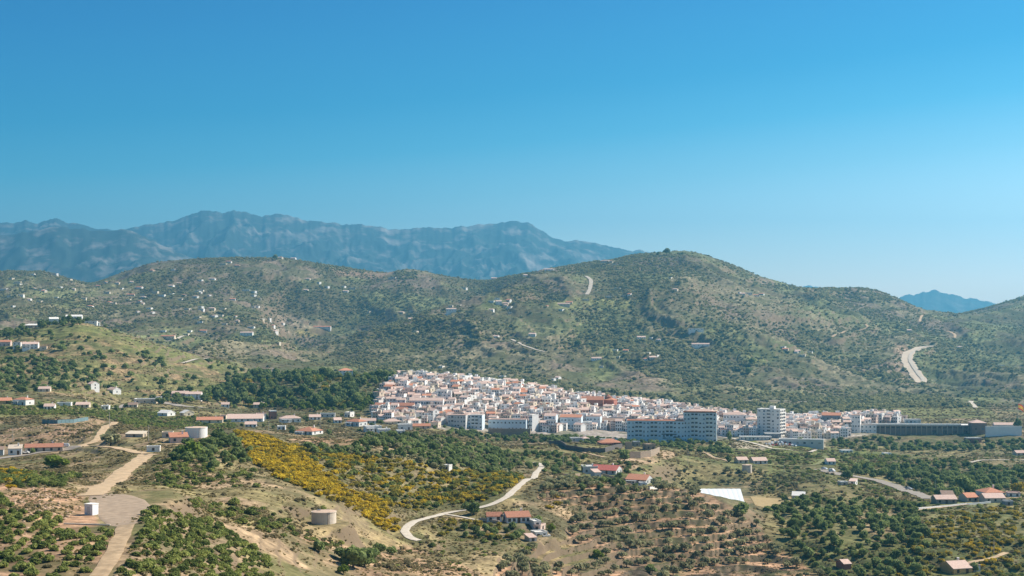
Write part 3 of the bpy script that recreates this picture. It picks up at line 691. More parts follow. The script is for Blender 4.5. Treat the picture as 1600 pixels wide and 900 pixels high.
farc = mixc(farc, np.array((0.20, 0.15, 0.11)), st(fbm(X, Y * 0.6, 110, 4, 36)[..., None], 0.25, 0.6) * 0.8)
paint(far, farc, 1, 4)
# left foreground
LF = [(-520,640),(0,690),(160,660),(400,690),(560,780),(620,905),(-520,905)]
paint(zone(LF, 200, 760), mixc(EARTH, DRYG, st(n2, -0.2, 0.4)), 0.9)
paint(zone([(-520,760),(0,760),(60,765),(125,770),(150,820),(110,830),(60,835),(-520,840)], 250, 470), PINK, 0.95)
paint(zone([(-520,830),(110,828),(185,825),(150,905),(-520,905)], 220, 400), mixc(PINK, BROWN, 0.4), 0.9)
paint(zone([(230,790),(290,800),(420,905),(180,905)], 220, 460), mixc(EARTH, BROWN, 0.5), 0.9)
paint(zone([(90,655),(160,655),(150,690),(60,700),(-200,705),(-200,675),(60,668)], 600, 900), mixc(EARTH, PINK, 0.5), 0.95)
paint(zone([(0,625),(210,625),(370,655),(370,672),(200,668),(160,652),(0,650)], 820, 1200), mixc(FIELD, DRYG, 0.4), 0.9)
# tank spur and bare earth in the middle
paint(zone([(440,820),(540,820),(600,830),(680,870),(780,905),(560,905),(520,850),(440,850)], 350, 560), mixc(PINK, EARTH, 0.5), 0.9)
paint(zone([(400,790),(520,770),(640,850),(560,860),(440,830)], 350, 560), mixc(DRYG, FIELD, 0.3), 0.55)
paint(zone([(650,848),(800,845),(900,850),(960,905),(760,905)], 380, 560), mixc(DRYG, EARTH, 0.45), 0.85)
paint(zone([(450,688),(540,680),(560,705),(540,712),(470,710)], 600, 760), PINK, 0.9)
paint(zone([(380,680),(460,690),(800,720),(820,760),(650,830),(560,800),(380,740)], 450, 800), mixc(DRYG, BROWN, 0.35), 0.8)
# olive slope and the straw-coloured apron beside it
paint(zone(OLIVE, 380, 700), mixc(PINK, BROWN, st(n2, -0.1, 0.8) * 0.7), 0.95)
paint(zone([(860,815),(950,805),(960,860),(900,890),(820,890),(850,850)], 380, 560), STRAW, 0.9)
paint(zone([(820,750),(850,740),(800,800),(780,790)], 420, 800), STRAW, 0.8)
paint(zone([(1000,770),(1110,775),(1200,830),(1150,850),(1050,800)], 380, 700), mixc(PINK, EARTH, 0.5), 0.5)
# right valley
paint(zone([(1200,700),(1650,690),(1650,905),(1290,905),(1200,830)], 450, 1320), mixc(DRYG, GRASS, st(n1, -0.3, 0.4)), 0.85)
paint(zone([(1170,775),(1260,775),(1250,790),(1190,792)], 600, 900), STRAW, 0.95)
paint(zone([(1340,800),(1440,790),(1420,840),(1360,850)], 480, 760), mixc(EARTH, DRYG, 0.4), 0.9)
paint(zone([(1120,682),(1300,700),(1400,710),(1400,735),(1290,730),(1120,710)], 900, 1320), mixc(FIELD, GRASS, 0.3), 0.9)
paint(zone([(1140,690),(1195,694),(1195,704),(1140,702)], 1000, 1320), PALE * 0.9, 0.9, 1)
paint(zone([(1180,683),(1290,686),(1290,700),(1180,697)], 1050, 1400), PALE * 0.8, 0.9, 1)
paint(zone([(1380,720),(1650,700),(1650,735),(1380,740)], 850, 1300), mixc(BROWN, DRYG, 0.4), 0.7)
# middle hill behind the olives
paint(zone([(700,690),(850,690),(1080,700),(1200,720),(1100,770),(880,745)], 700, 1150), mixc(DRYG, GRASS, st(n2, -0.4, 0.4)), 0.8)
paint(zone([(960,715),(1060,700),(1060,712),(980,735),(940,745)], 740, 1000), mixc(PINK, PALE, 0.3), 0.8)
# left green hill
LG = [(-520,505),(60,500),(120,495),(300,550),(400,585),(400,640),(200,620),(-520,610)]
paint(zone(LG, 1150, 1760), mixc(mixc(FIELD, DRYG, 0.55), mixc(PINK, DRYG, 0.5), st(n2, -0.05, 0.45)), 0.9)
paint(zone([(60,505),(200,515),(380,570),(380,585),(250,560),(150,530),(60,530)], 1300, 1760), FIELD, 0.6)
# town floor
TOWN = [(575,640),(600,603),(625,588),(700,590),(760,597),(830,604),(905,620),(1040,636),(1180,650),(1330,650),(1410,655),(1410,672),(1300,688),(980,686),(700,672),(590,660)]
paint(zone(TOWN, 1180, 1520), np.array((0.36, 0.31, 0.27)), 0.9)
paint(zone([(400,575),(600,575),(600,640),(400,640)], 1300, 1760), mixc(DARKG * 1.6, DRYG, 0.3), 0.7, 5)
# cut faces along the highway and bare patches on the hills
paint(zone([(1375,570),(1412,540),(1420,570),(1432,600),(1420,606),(1390,590)], 1900, 3200), np.array((0.36, 0.26, 0.19)), 0.85, 1)
paint(zone([(1398,535),(1415,533),(1420,550),(1400,555)], 1900, 3300), np.array((0.36, 0.25, 0.17)), 0.7, 1)
paint(zone([(1080,500),(1140,505),(1220,560),(1180,575),(1100,530)], 1900, 3300), np.array((0.17, 0.21, 0.06)), 0.5, 3)
paint(zone([(860,462),(1000,468),(990,480),(860,478)], 2200, 3500), np.array((0.23, 0.23, 0.08)), 0.7, 3)
paint(zone([(520,418),(620,424),(590,436),(530,432)], 3000, 4100), np.array((0.33, 0.21, 0.15)), 0.6, 2)
paint(zone([(430,490),(470,495),(510,515),(480,528),(440,522)], 2300, 3700), np.array((0.36, 0.27, 0.20)), 0.6, 2)
paint(zone([(460,514),(500,514),(495,524),(465,526)], 2300, 3500), np.array((0.30, 0.25, 0.09)), 0.8, 1)
paint(zone([(1400,635),(1540,635),(1560,655),(1400,655)], 1450, 2300), mixc(FIELD, DRYG, 0.3), 0.8)
paint(zone([(1260,640),(1400,632),(1400,652),(1260,655)], 1450, 2300), FIELD, 0.5)
paint(zone([(1460,580),(1540,600),(1550,620),(1500,622),(1460,600)], 1800, 2600), DARKG * 1.3, 0.6)
# terrace banks carry rough dark weeds, with shadow lines painted into the colour
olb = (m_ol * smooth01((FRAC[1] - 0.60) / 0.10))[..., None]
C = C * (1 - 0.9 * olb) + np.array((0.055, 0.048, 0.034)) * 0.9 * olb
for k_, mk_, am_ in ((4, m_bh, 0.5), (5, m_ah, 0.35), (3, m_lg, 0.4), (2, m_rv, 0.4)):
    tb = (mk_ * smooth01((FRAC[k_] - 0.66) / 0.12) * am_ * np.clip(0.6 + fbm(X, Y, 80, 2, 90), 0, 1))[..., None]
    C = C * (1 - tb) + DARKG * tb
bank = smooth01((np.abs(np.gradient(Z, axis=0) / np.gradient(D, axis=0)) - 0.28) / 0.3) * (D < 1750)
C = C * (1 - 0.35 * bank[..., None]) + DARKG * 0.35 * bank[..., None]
C = np.clip(C * (1 + 0.34 * fbm(X, Y, 9, 3, 40)[..., None] + 0.2 * fbm(X, Y, 3.5, 2, 41)[..., None]), 0.01, 0.8)

terr_near = terrain_mat("earth_and_weeds", 1.0)
terr_far = terrain_mat("hill_scrub", 0.35)
def sheet(name, r0, r1, material, label):
    sl = slice(r0, r1)
    v = np.stack([X[sl], Y[sl], Z[sl] + CAMZ], -1).reshape(-1, 3)
    nr = r1 - r0
    i = (np.arange(nr - 1)[:, None] * NC + np.arange(NC - 1)[None, :]).ravel()
    f = np.stack([i, i + 1, i + NC + 1, i + NC], 1)
    me = np_mesh(name, v, f, material, smooth=True)
    a = me.attributes.new("cover", 'FLOAT_COLOR', 'POINT')
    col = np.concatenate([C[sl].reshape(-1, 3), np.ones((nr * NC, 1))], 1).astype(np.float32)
    a.data.foreach_set("color", col.ravel())
    o = bpy.data.objects.new(name, me); link(o); tag(o, kind="structure", label=label)
    return o
rs = int(np.searchsorted(rows, 1800)); rp = int(np.searchsorted(rows, 5200))
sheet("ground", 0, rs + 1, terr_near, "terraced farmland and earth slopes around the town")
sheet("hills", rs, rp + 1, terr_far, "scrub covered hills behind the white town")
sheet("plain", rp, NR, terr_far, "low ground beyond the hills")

# ------------------------------------------------------------------ mountains
def mountain_mat(name, base, rock, rk):
    m, N, L, b = new_mat(name)
    b.inputs["Roughness"].default_value = 1.0; b.inputs["Specular IOR Level"].default_value = 0.0
    geo = N.new("ShaderNodeNewGeometry")
    mp = N.new("ShaderNodeMapping"); mp.inputs["Scale"].default_value = (1, 1, 0.85); L.new(geo.outputs["Position"], mp.inputs[0])
    no = N.new("ShaderNodeTexNoise"); no.inputs["Scale"].default_value = 0.0042; no.inputs["Detail"].default_value = 9; no.inputs["Roughness"].default_value = 0.62
    L.new(mp.outputs[0], no.inputs["Vector"])
    cr = N.new("ShaderNodeValToRGB"); e = cr.color_ramp.elements
    e[0].position = 0.50; e[0].color = (*base, 1); e[1].position = rk; e[1].color = (*rock, 1)
    L.new(no.outputs[0], cr.inputs[0])
    L.new(cr.outputs[0], b.inputs["Base Color"])
    return m
def range_mesh(name, ridge, d0, d1, d2, material, seed, base_py=512, spur=0.75, nx=1100, ny=190, label=""):
    rp_ = np.array(ridge, float)
    px = np.linspace(rp_[0, 0], rp_[-1, 0], nx)
    pr = np.interp(px, rp_[:, 0], rp_[:, 1]) + 5.0 * fbm(px, px * 0, 30, 5, seed + 50, 0.6)
    d = np.concatenate([np.linspace(d0, d1, ny - 20), np.linspace(d1, d2, 21)[1:]])
    Dm = np.repeat(d[:, None], nx, 1); P = np.repeat(px[None], len(d), 0)
    Xm = (P - 800) / F * Dm
    zr = (HY - pr)[None] / F * d1
    zb = -60.0
    t = np.clip((Dm - d0) / (d1 - d0), 0, 1)
    bt = np.clip((Dm - d1) / (d2 - d1), 0, 1)
    sp = 0.6 * ridged(Xm + 350 * fbm(Xm, Dm, 1200, 2, seed), Dm * 0.4, 1000, 3, seed) + 0.4 * ridged(Xm + 150 * fbm(Xm, Dm, 500, 2, seed + 3), Dm * 0.5, 380, 4, seed + 2)
    prof = np.clip(t + (sp - 0.62) * spur * 4 * t * (1 - t) * 0.62, 0, 1)
    prof = np.where(bt > 0, 1 - bt * 0.8, prof ** 0.85)
    Zm = zb + (zr - zb) * prof + (ridged(Xm, Dm * 0.6, 260, 4, seed + 1) - 0.5) * 90 * t * (1 - t) * 4
    v = np.stack([Xm, Dm, Zm + CAMZ], -1).reshape(-1, 3)
    i = (np.arange(len(d) - 1)[:, None] * nx + np.arange(nx - 1)[None, :]).ravel()
    me = np_mesh(name, v, np.stack([i, i + 1, i + nx + 1, i + nx], 1), material, smooth=True)
    o = bpy.data.objects.new(name, me); link(o); tag(o, kind="structure", label=label)
mm = mountain_mat("mountain_rock", (0.042, 0.058, 0.05), (0.34, 0.30, 0.27), 0.70)
range_mesh("mountains", [(-700,380),(-400,352),(-200,360),(-60,350),(0,346),(30,345),(60,349),(85,344),(120,352),(160,360),(190,357),(215,355),(250,347),(280,340),(305,329),(340,328),(347,333),(365,330),(388,333),(410,338),(440,338),(470,343),(500,345),(530,350),(580,353),(610,358),(640,358),(662,356),(690,359),(710,353),(745,349),(770,352),(800,347),(825,347),(850,362),(880,374),(920,378),(960,384),(1000,392),(1060,412),(1150,440),(1280,470),(1400,500)],
           10800, 14000, 16500, mm, 3, label="tall blue mountain range beyond the hills")
range_mesh("mountain_spur", [(-700,400),(-300,372),(-100,362),(0,372),(50,362),(100,352),(150,362),(205,361),(235,372),(262,388),(300,402),(330,425),(360,470),(420,505)],
           9200, 10900, 12200, mm, 9, nx=300, ny=80, label="nearer mountain shoulder in front of the range")
mm2 = mountain_mat("far_rock", (0.05, 0.06, 0.05), (0.2, 0.18, 0.16), 0.75)
range_mesh("far_mountain", [(1330,500),(1385,474),(1405,465),(1420,459),(1428,462),(1442,457),(1462,456),(1480,459),(1500,463),(1540,471),(1580,485),(1660,500)],
           14800, 15600, 16800, mm2, 14, nx=160, ny=60, label="lone blue mountain seen through the gap")
range_mesh("far_ridge", [(1180,500),(1240,455),(1262,447),(1290,446),(1310,448),(1345,462),(1400,500)],
           16600, 17300, 18300, mm2, 16, nx=120, ny=50, label="faint far ridge on the skyline")

# ------------------------------------------------------------------ haze
hb = MB(); hb.box(-9500, 9500, -60, 18500, -560, 1480)
hz = hb.build("haze", [])
hz.data.materials.clear()
hm = bpy.data.materials.new("air"); hm.use_nodes = True
hn = hm.node_tree.nodes; hn.clear()
pv = hn.new("ShaderNodeVolumePrincipled"); ho = hn.new("ShaderNodeOutputMaterial")
pv.inputs["Color"].default_value = (0.19, 0.65, 1.0, 1)
pv.inputs["Density"].default_value = 0.000086
pv.inputs["Anisotropy"].default_value = 0.35
hm.node_tree.links.new(pv.outputs[0], ho.inputs["Volume"])
hm.cycles.homogeneous_volume = True
hz.data.materials.append(hm)
tag(hz, kind="stuff", label="pale blue haze in the air over the valley")
# ------------------------------------------------------------------ roads and yards laid on the levelled ground
mat("asphalt_pale", (0.36, 0.31, 0.26), 0.16, 0.5); mat("earth", (0.50, 0.36, 0.22), 0.3, 0.45); mat("concrete", (0.55, 0.48, 0.39), 0.2, 0.6)
mat("grass_path", (0.24, 0.24, 0.10), 0.15, 0.5)
mat("fresh_cut", (0.60, 0.49, 0.37), 0.14, 0.08)
def ribbon(name, line, hw, material, label, lift=0.0):
    t = np.gradient(line, axis=0); t /= np.linalg.norm(t, axis=1)[:, None] + 1e-9
    nrm = np.stack([-t[:, 1], t[:, 0]], 1)
    wob = 1 + 0.22 * fbm(line[:, 0], line[:, 1], 11, 3, 81, 0.7)
    K = 7; V = []
    for k in range(K):
        u = (k / (K - 1) * 2 - 1)
        p = line + nrm * (u * hw * (wob if k < 4 else 1 + 0.22 * fbm(line[:, 0], line[:, 1], 8, 3, 85, 0.7)))[:, None]
        zc = ground_z(p[:, 0], p[:, 1])
        V.append(np.stack([p[:, 0], p[:, 1], zc + CAMZ + 0.10 + 0.00035 * p[:, 1] + lift - (0.06 if abs(u) > 0.9 else 0)], 1))
    V = np.stack(V, 1).reshape(-1, 3); n = len(line)
    i = (np.arange(n - 1)[:, None] * K + np.arange(K - 1)[None]).ravel()
    me = np_mesh(name, V, np.stack([i, i + 1, i + K + 1, i + K], 1), material)
    o = bpy.data.objects.new(name, me); link(o); tag(o, kind="structure", label=label); return o
for nm, surf, hw, ln in ROAD_LINES:
    ribbon(nm, ln, hw, MATS[surf], nm.replace("_", " ") + " across the slopes", 0.9 if nm == "highway" else 0.0)
def patch(name, pts, material, label, near, far, lift=0.12, poly_world=None):
    """yard or cleared field: a draped sheet"""
    P = np.array([pick(x, y, near, far)[:2] for x, y in pts]) if poly_world is None else poly_world
    c = P.mean(0); n = len(P) * 8
    cl = np.vstack([P, P[:1]]); s = np.linspace(0, len(P), n, endpoint=False); i = s.astype(int); t = (s - i)[:, None]
    E = cl[i] * (1 - t) + cl[i + 1] * t
    K = 14; V = [np.r_[c, gz(*c) + lift]]
    for k in range(1, K + 1):
        q = c + (E - c) * k / K
        z = ground_z(q[:, 0], q[:, 1]) + CAMZ + lift - (0.1 if k == K else 0)
        V += list(np.c_[q, z])
    T = []
    for j in range(n): T.append((0, 1 + j, 1 + (j + 1) % n))
    for k in range(K - 1):
        for j in range(n):
            a, b = 1 + k * n + j, 1 + k * n + (j + 1) % n
            T += [(a, a + n, b + n), (a, b + n, b)]
    o = bpy.data.objects.new(name, np_mesh(name, V, T, material)); link(o); tag(o, kind="structure", label=label); return o
mat("yard_gravel", (0.36, 0.27, 0.19), 0.25, 0.5)
patch("yard", [(141,774),(160,772),(182,772),(205,774),(226,781),(236,791),(234,803),(222,813),(208,821),(185,823),(168,820),(156,811),(150,800),(143,790),(138,781)], MATS["yard_gravel"],
      "round gravel turning yard beside the white container", 250, 460)
patch("straw_field", [(1172,776),(1236,776),(1240,786),(1180,790)], mat("straw", (0.42, 0.31, 0.15), 0.12, 0.3), "straw coloured strip beyond the greenhouse", 650, 950, 0.25)

# ------------------------------------------------------------------ building materials
mat("white_plaster", (0.80, 0.77, 0.73), 0.05, 0.3); mat("cream_plaster", (0.66, 0.56, 0.43), 0.08, 0.4); mat("grey_plaster", (0.56, 0.55, 0.53), 0.08, 0.4)
mat("pink_plaster", (0.62, 0.47, 0.40), 0.08, 0.4); mat("ochre_plaster", (0.60, 0.38, 0.16), 0.1, 0.4); mat("weathered_plaster", (0.58, 0.48, 0.38), 0.16, 0.8)
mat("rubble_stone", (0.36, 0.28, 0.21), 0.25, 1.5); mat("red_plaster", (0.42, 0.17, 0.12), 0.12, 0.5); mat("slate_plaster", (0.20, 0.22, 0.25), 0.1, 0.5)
mat("shade_blue_plaster", (0.66, 0.74, 0.78), 0.08, 0.4); mat("brick_wall", (0.33, 0.16, 0.12), 0.15, 1.0); mat("brown_hall", (0.25, 0.185, 0.15), 0.15, 0.3); mat("tan_slab", (0.50, 0.37, 0.26), 0.12, 0.6)  # white block walls: their blue-grey shade is mixed into the plaster colour
mat("terracotta_tile", (0.54, 0.245, 0.15), 0.2, 1.4); mat("pale_pink_tile", (0.64, 0.46, 0.38), 0.16, 1.2); mat("brown_tile", (0.30, 0.21, 0.16), 0.2, 1.2)
mat("old_brown_tile", (0.37, 0.17, 0.11), 0.25, 1.5); mat("crimson_tile", (0.50, 0.15, 0.12), 0.18, 1.2)
mat("flat_terrace", (0.70, 0.60, 0.53), 0.1, 0.5); mat("white_sheet", (0.82, 0.78, 0.72), 0.05, 0.3)
mat("window_glass", (0.035, 0.04, 0.05), 0.2, 0.5, rough=0.25, spec=0.5); mat("door_wood", (0.12, 0.075, 0.045), 0.2, 2); mat("shutter_pale", (0.36, 0.34, 0.31), 0.1, 1); mat("shutter_blue", (0.10, 0.16, 0.22), 0.1, 1)
mat("dark_metal", (0.06, 0.06, 0.06), 0.1, 1, rough=0.5); mat("steel", (0.35, 0.35, 0.36), 0.1, 1, rough=0.4, metal=0.6)
_wm = {}
def win_mesh(w, h, m="window_glass", t=0.10):
    k = (round(w, 2), round(h, 2), m)
    if k not in _wm: _wm[k] = MB().box(-w/2, w/2, -t, 0.02, -h/2, h/2).mesh("window", MATS[m])
    return _wm[k]
def put(name, mesh, parent, x, y, z, rz=0.0):
    o = bpy.data.objects.new(name, mesh); COL.objects.link(o); o.parent = parent; o.location = (x, y, z); o.rotation_euler = (0, 0, rz); return o
def windows(root, w, dep, H, cols, rws, ww=1.1, wh=1.3, faces="fr", z0=1.6, dz=3.0, door=True, jit=None):
    for r_ in range(rws):
        z = z0 + r_ * dz
        if z + wh / 2 > H - 0.15: z = H - wh / 2 - 0.2
        for c in range(cols):
            x = -w/2 + w * (c + 0.5) / cols
            if door and r_ == 0 and c == cols // 2 and cols > 0:
                put("door", win_mesh(1.15, 2.2, "door_wood"), root, x, -dep/2, 1.1); continue
            put("window", win_mesh(ww, wh), root, x, -dep/2, z)
        if "r" in faces and dep > 4:
            n = max(1, int(dep // 5))
            for c in range(n):
                put("window", win_mesh(ww, wh), root, w/2, -dep/2 + dep * (c + 0.5) / n, z, R(90))
def add_roof(kind, root, w, dep, H, material, wallm, chimney=True):
    m = MB()
    if kind == "gable":
        rh = dep * 0.22; m.gable(-w/2, w/2, -dep/2, dep/2, H, rh)
        for sx in (-1, 1):
            g = MB()
            x = sx * (w/2 - 0.01)
            g.quadbox([(x-0.15,-dep/2+0.02,H-0.02),(x+0.15-0.02,-dep/2+0.02,H-0.02),(x+0.13,dep/2-0.02,H-0.02),(x-0.15,dep/2-0.02,H-0.02),(x-0.15,-0.05,H+rh),(x+0.13,-0.05,H+rh),(x+0.13,0.05,H+rh),(x-0.15,0.05,H+rh)])
            g.build("gable_wall", wallm, root)
        top = H + rh
    elif kind == "hip":
        rh = min(w, dep) * 0.2; m.hip(-w/2, w/2, -dep/2, dep/2, H + 0.01, rh); top = H + rh
    elif kind == "shed":
        rh = dep * 0.16; m.shed(-w/2, w/2, -dep/2, dep/2, H - 0.1, H + rh); top = H + rh
        g = MB(); 
        for sx in (-1, 1):
            x = sx * (w/2 - 0.12)
            g.quadbox([(x-0.1,-dep/2+0.05,H-0.3),(x+0.1,-dep/2+0.05,H-0.3),(x+0.1,dep/2-0.05,H-0.3),(x-0.1,dep/2-0.05,H-0.3),(x-0.1,-dep/2+0.05,H-0.12),(x+0.1,-dep/2+0.05,H-0.12),(x+0.1,dep/2-0.05,H+rh-0.02),(x-0.1,dep/2-0.05,H+rh-0.02)])
        g.box(-w/2+0.02, w/2-0.02, dep/2-0.25, dep/2-0.03, H-0.3, H+rh-0.02)
        g.build("gable_wall", wallm, root)
    else:
        m.box(-w/2-0.12, w/2+0.12, -dep/2-0.12, dep/2+0.12, H+0.01, H+0.18)
        for a in ((-w/2-0.1,w/2+0.1,-dep/2-0.1,-dep/2+0.12),(-w/2-0.1,w/2+0.1,dep/2-0.12,dep/2+0.1),(-w/2-0.1,-w/2+0.12,-dep/2+0.13,dep/2-0.13),(w/2-0.12,w/2+0.1,-dep/2+0.13,dep/2-0.13)):
            m.box(*a, H+0.19, H+0.62)
        top = H + 0.4
    ro = m.build("roof", material, root)
    if chimney and w > 6:
        c = MB(); c.box(-0.35, 0.35, -0.35, 0.35, 0, 1.5); c.box(-0.45, 0.45, -0.45, 0.45, 1.5, 1.65)
        co = c.build("chimney", MATS["white_plaster"], ro); co.location = (w * 0.22, dep * 0.1, top - 0.5)
    return ro
def wall_mesh(w, dep, H, foot=4.0):
    return MB().box(-w/2, w/2, -dep/2, dep/2, -foot, H)
SNAME = {"house":"house","villa":"villa"}
for h, p in zip(HOUSES, SITES):
    label, cat, px, py, wpx, hpx, dep, rot, roof, rcol, wcol, cols, rws, lo, hi = h
    if rot >= 24: rot = -rot
    if px < 100 and 700 < py < 715: rot = 16
    rz = R(rot); d = p[1]
    W = wpx * d / F
    w = max(3.0, (W - dep * abs(math.sin(rz))) / math.cos(rz)) if cat not in ("wall",) else W
    H = hpx * d / F
    if roof in ("gable", "hip"): H = max(2.3, H - 0.18 * dep)
    nm = {"house":"house","villa":"villa"}.get(cat, cat)
    if cat == "wall": nm = "garden_wall"
    y = p[1] + dep * 0.45
    x = (px - 800) / F * y
    root = empty(nm, (x, y, p[2]), rz, label, cat)
    wall_mesh(w, dep, H).build("wall", MATS[wcol], root)
    if cat != "basin":
        add_roof(roof, root, w, dep, H, MATS[rcol], MATS[wcol], chimney=cat in ("house", "villa", "farmhouse"))
    else:
        m = MB()
        for a in ((-w/2-.1,w/2+.1,-dep/2-.1,-dep/2+.2),(-w/2-.1,w/2+.1,dep/2-.2,dep/2+.1),(-w/2-.1,-w/2+.2,-dep/2+.2,dep/2-.2),(w/2-.2,w/2+.1,-dep/2+.2,dep/2-.2)): m.box(*a, H+0.01, H+0.5)
        m.build("rim", MATS["white_plaster"], root)
    if cols: windows(root, w, dep, H, cols, rws, faces="fr" if rot < 0 else "f", door=cat in ("house","villa","farmhouse","cottage","stable","hut") and cols > 1, dz=H / max(rws, 1) * 0.98, z0=min(1.6, H * 0.55))
    if cat == "villa" and w > 9:
        v = MB(); v.box(-w*0.42, w*0.02, -dep/2-2.4, -dep/2-0.01, -3, 0.15)
        for k in range(4): v.box(-w*0.42 + k*w*0.14, -w*0.42 + k*w*0.14 + 0.25, -dep/2-2.35, -dep/2-2.1, 0.15, H*0.72)
        v.box(-w*0.44, w*0.04, -dep/2-2.5, -dep/2-0.01, H*0.72, H*0.72+0.2)
        v.build("porch", MATS[wcol], root)

# ------------------------------------------------------------------ the town's large blocks
def block(name, cat, label, px, py, wpx, hpx, dep, rot, wcol, rcol, cols, floors, balc=(), roof="flat", lo=1100, hi=1700, right=0, dshift=0.0, foot=10, ww=1.3, wh=1.3, dress=None):
    p = pick(px, py, lo, hi); d = p[1]; rz = R(rot)
    W = wpx * d / F; w = max(4, (W - dep * abs(math.sin(rz))) / math.cos(rz)); H = hpx * d / F
    y = d + dep * 0.5 + dshift; x = (px - 800) / F * y
    KO.append((x, y, max(w, dep) * 0.5))
    root = empty(name, (x, y, p[2]), rz, label, cat)
    wall_mesh(w, dep, H, foot).build("wall", MATS[wcol], root)
    add_roof(roof, root, w, dep, H, MATS[rcol], MATS[wcol], chimney=False)
    if floors:
        fh = H / floors
        for f in range(floors):
            for c in range(cols):
                xx = -w/2 + w * (c + 0.5) / cols; zz = fh * (f + 0.5)
                if c in balc and f > 0:
                    b = MB(); b.box(-w/cols*0.46, w/cols*0.46, -1.2, -0.01, -fh*0.42, -fh*0.34); b.box(-w/cols*0.46, w/cols*0.46, -1.2, -1.1, -fh*0.34, -fh*0.05)
                    bo = b.build("balcony", MATS[wcol], root, (xx, -dep/2, zz))
                    put("window", win_mesh(w/cols*0.7, fh*0.6), root, xx, -dep/2, zz)
                else:
                    if rnd.random() > 0.08: put("window", win_mesh(ww * rnd.choice((0.8, 1, 1.25)), wh * rnd.choice((0.85, 1, 1.2)), rnd.choice(("window_glass", "window_glass", "shutter_blue", "shutter_pale"))), root, xx + rnd.uniform(-0.3, 0.3), -dep/2, zz)
            for c in range(right):
                put("window", win_mesh(dep/right*0.6, fh*0.5), root, w/2, -dep/2 + dep*(c+0.5)/right, fh*(f+0.5), R(90))
    if dress: dress(root, w, dep, H)
    return root, w, dep, H
def dress_wing(root, w, dep, H):
    m = MB(); m.quadbox([(w*0.12,-dep/2-0.12,H*0.17),(w*0.42,-dep/2-0.12,H*0.24),(w*0.42,-dep/2+0.02,H*0.24),(w*0.12,-dep/2+0.02,H*0.17),(w*0.12,-dep/2-0.12,H*0.22),(w*0.42,-dep/2-0.12,H*0.29),(w*0.42,-dep/2+0.02,H*0.29),(w*0.12,-dep/2+0.02,H*0.22)])
    m.build("ramp_opening", MATS["window_glass"], root)
    m = MB(); m.quadbox([(w*0.10,-dep/2-0.13,H*0.36),(w*0.36,-dep/2-0.13,H*0.36),(w*0.36,-dep/2+0.02,H*0.36),(w*0.10,-dep/2+0.02,H*0.36),(w*0.10,-dep/2-0.13,H*0.41),(w*0.36,-dep/2-0.13,H*0.41),(w*0.36,-dep/2+0.02,H*0.41),(w*0.10,-dep/2+0.02,H*0.41)])
    m.build("ramp_opening", MATS["window_glass"], root)
block("apartment_block", "flats", "long five storey apartment wing in blue shade below the town's middle", 1025, 691, 92, 33, 14, -7, "shade_blue_plaster", "terracotta_tile", 15, 5, (2,3,6,7,10,11), "flat", foot=14, dress=dress_wing)
def dress_tower(root, w, dep, H):
    m = MB(); m.box(-w/2-0.3, w/2+0.3, -dep/2-0.3, -dep/2+2, H+0.6, H+1.4); m.build("tiled_eave", MATS["terracotta_tile"], root)
block("apartment_block", "flats", "tallest blue shaded apartment block at the right end of the long wing", 1094, 691, 55, 46, 15, -9, "shade_blue_plaster", "pale_pink_tile", 9, 7, (2,3,6,7), "hip", foot=12, dress=dress_tower)
rt = block("apartment_tower", "tower block", "detached white eight storey tower block with balconies on its sunny side", 1205, 681, 44, 41, 13, -32, "white_plaster", "white_sheet", 5, 8, (2,), "flat", right=3, lo=1150, hi=1450)
for f in range(1, 8):
    for c in range(2):
        b = MB(); b.box(0.01, 1.3, -2.0, 2.0, -0.12, 0); b.box(1.2, 1.3, -2.0, 2.0, 0, 0.9)
        b.build("balcony", MATS["white_plaster"], rt[0], (rt[1]/2, -rt[2]/4 + c*rt[2]/2, rt[3]/8*f))
pr = MB(); pr.box(-2.2, 2.2, -2, 2, 0, 2.6); pr.build("roof_hut", MATS["white_plaster"], rt[0], (1, 1, rt[3] + 0.4))
block("parking_deck", "parking deck", "dark two level parking deck at the foot of the white tower", 1207, 684, 26, 6, 8, -6, "slate_plaster", "white_sheet", 4, 1, (), "flat", lo=1100, hi=1400)
block("flats", "flats", "row of white arched flats left of the white tower", 1148, 670, 38, 22, 12, -10, "white_plaster", "pale_pink_tile", 7, 3, (), "hip", lo=1200, hi=1500)
block("flats", "flats", "cream flats block between the arched row and the white tower", 1174, 672, 20, 17, 10, 4, "cream_plaster", "pale_pink_tile", 4, 2, (), "hip", lo=1200, hi=1500)
block("apartment_block", "flats", "grey apartment block with a brick red bay at the town's lower left", 716, 668, 32, 19, 13, -10, "grey_plaster", "pale_pink_tile", 6, 3, (1,), "flat")
block("brick_bay", "flats", "narrow brick red bay between two pale blocks", 727, 668, 8, 19, 11, -10, "brick_wall", "pale_pink_tile", 1, 3, (), "flat", dshift=-1.5)
block("apartment_block", "flats", "pale blue shaded block right of the brick red bay", 744, 670, 27, 21, 13, -10, "shade_blue_plaster", "flat_terrace", 4, 4, (1,2), "flat")
block("town_hall", "hall", "long pale hall with brown ground floor beside the blue shaded block", 794, 674, 62, 18, 13, -8, "shade_blue_plaster", "pale_pink_tile", 10, 2, (), "flat")
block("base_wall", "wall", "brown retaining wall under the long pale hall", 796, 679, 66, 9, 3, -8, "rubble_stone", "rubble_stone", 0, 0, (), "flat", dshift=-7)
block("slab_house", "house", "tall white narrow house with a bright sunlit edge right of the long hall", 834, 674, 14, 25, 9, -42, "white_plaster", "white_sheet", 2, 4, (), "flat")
block("town_house", "house", "blue grey shaded town house with gabled front", 861, 670, 22, 20, 10, -14, "shade_blue_plaster", "pale_pink_tile", 3, 3, (1,), "gable")
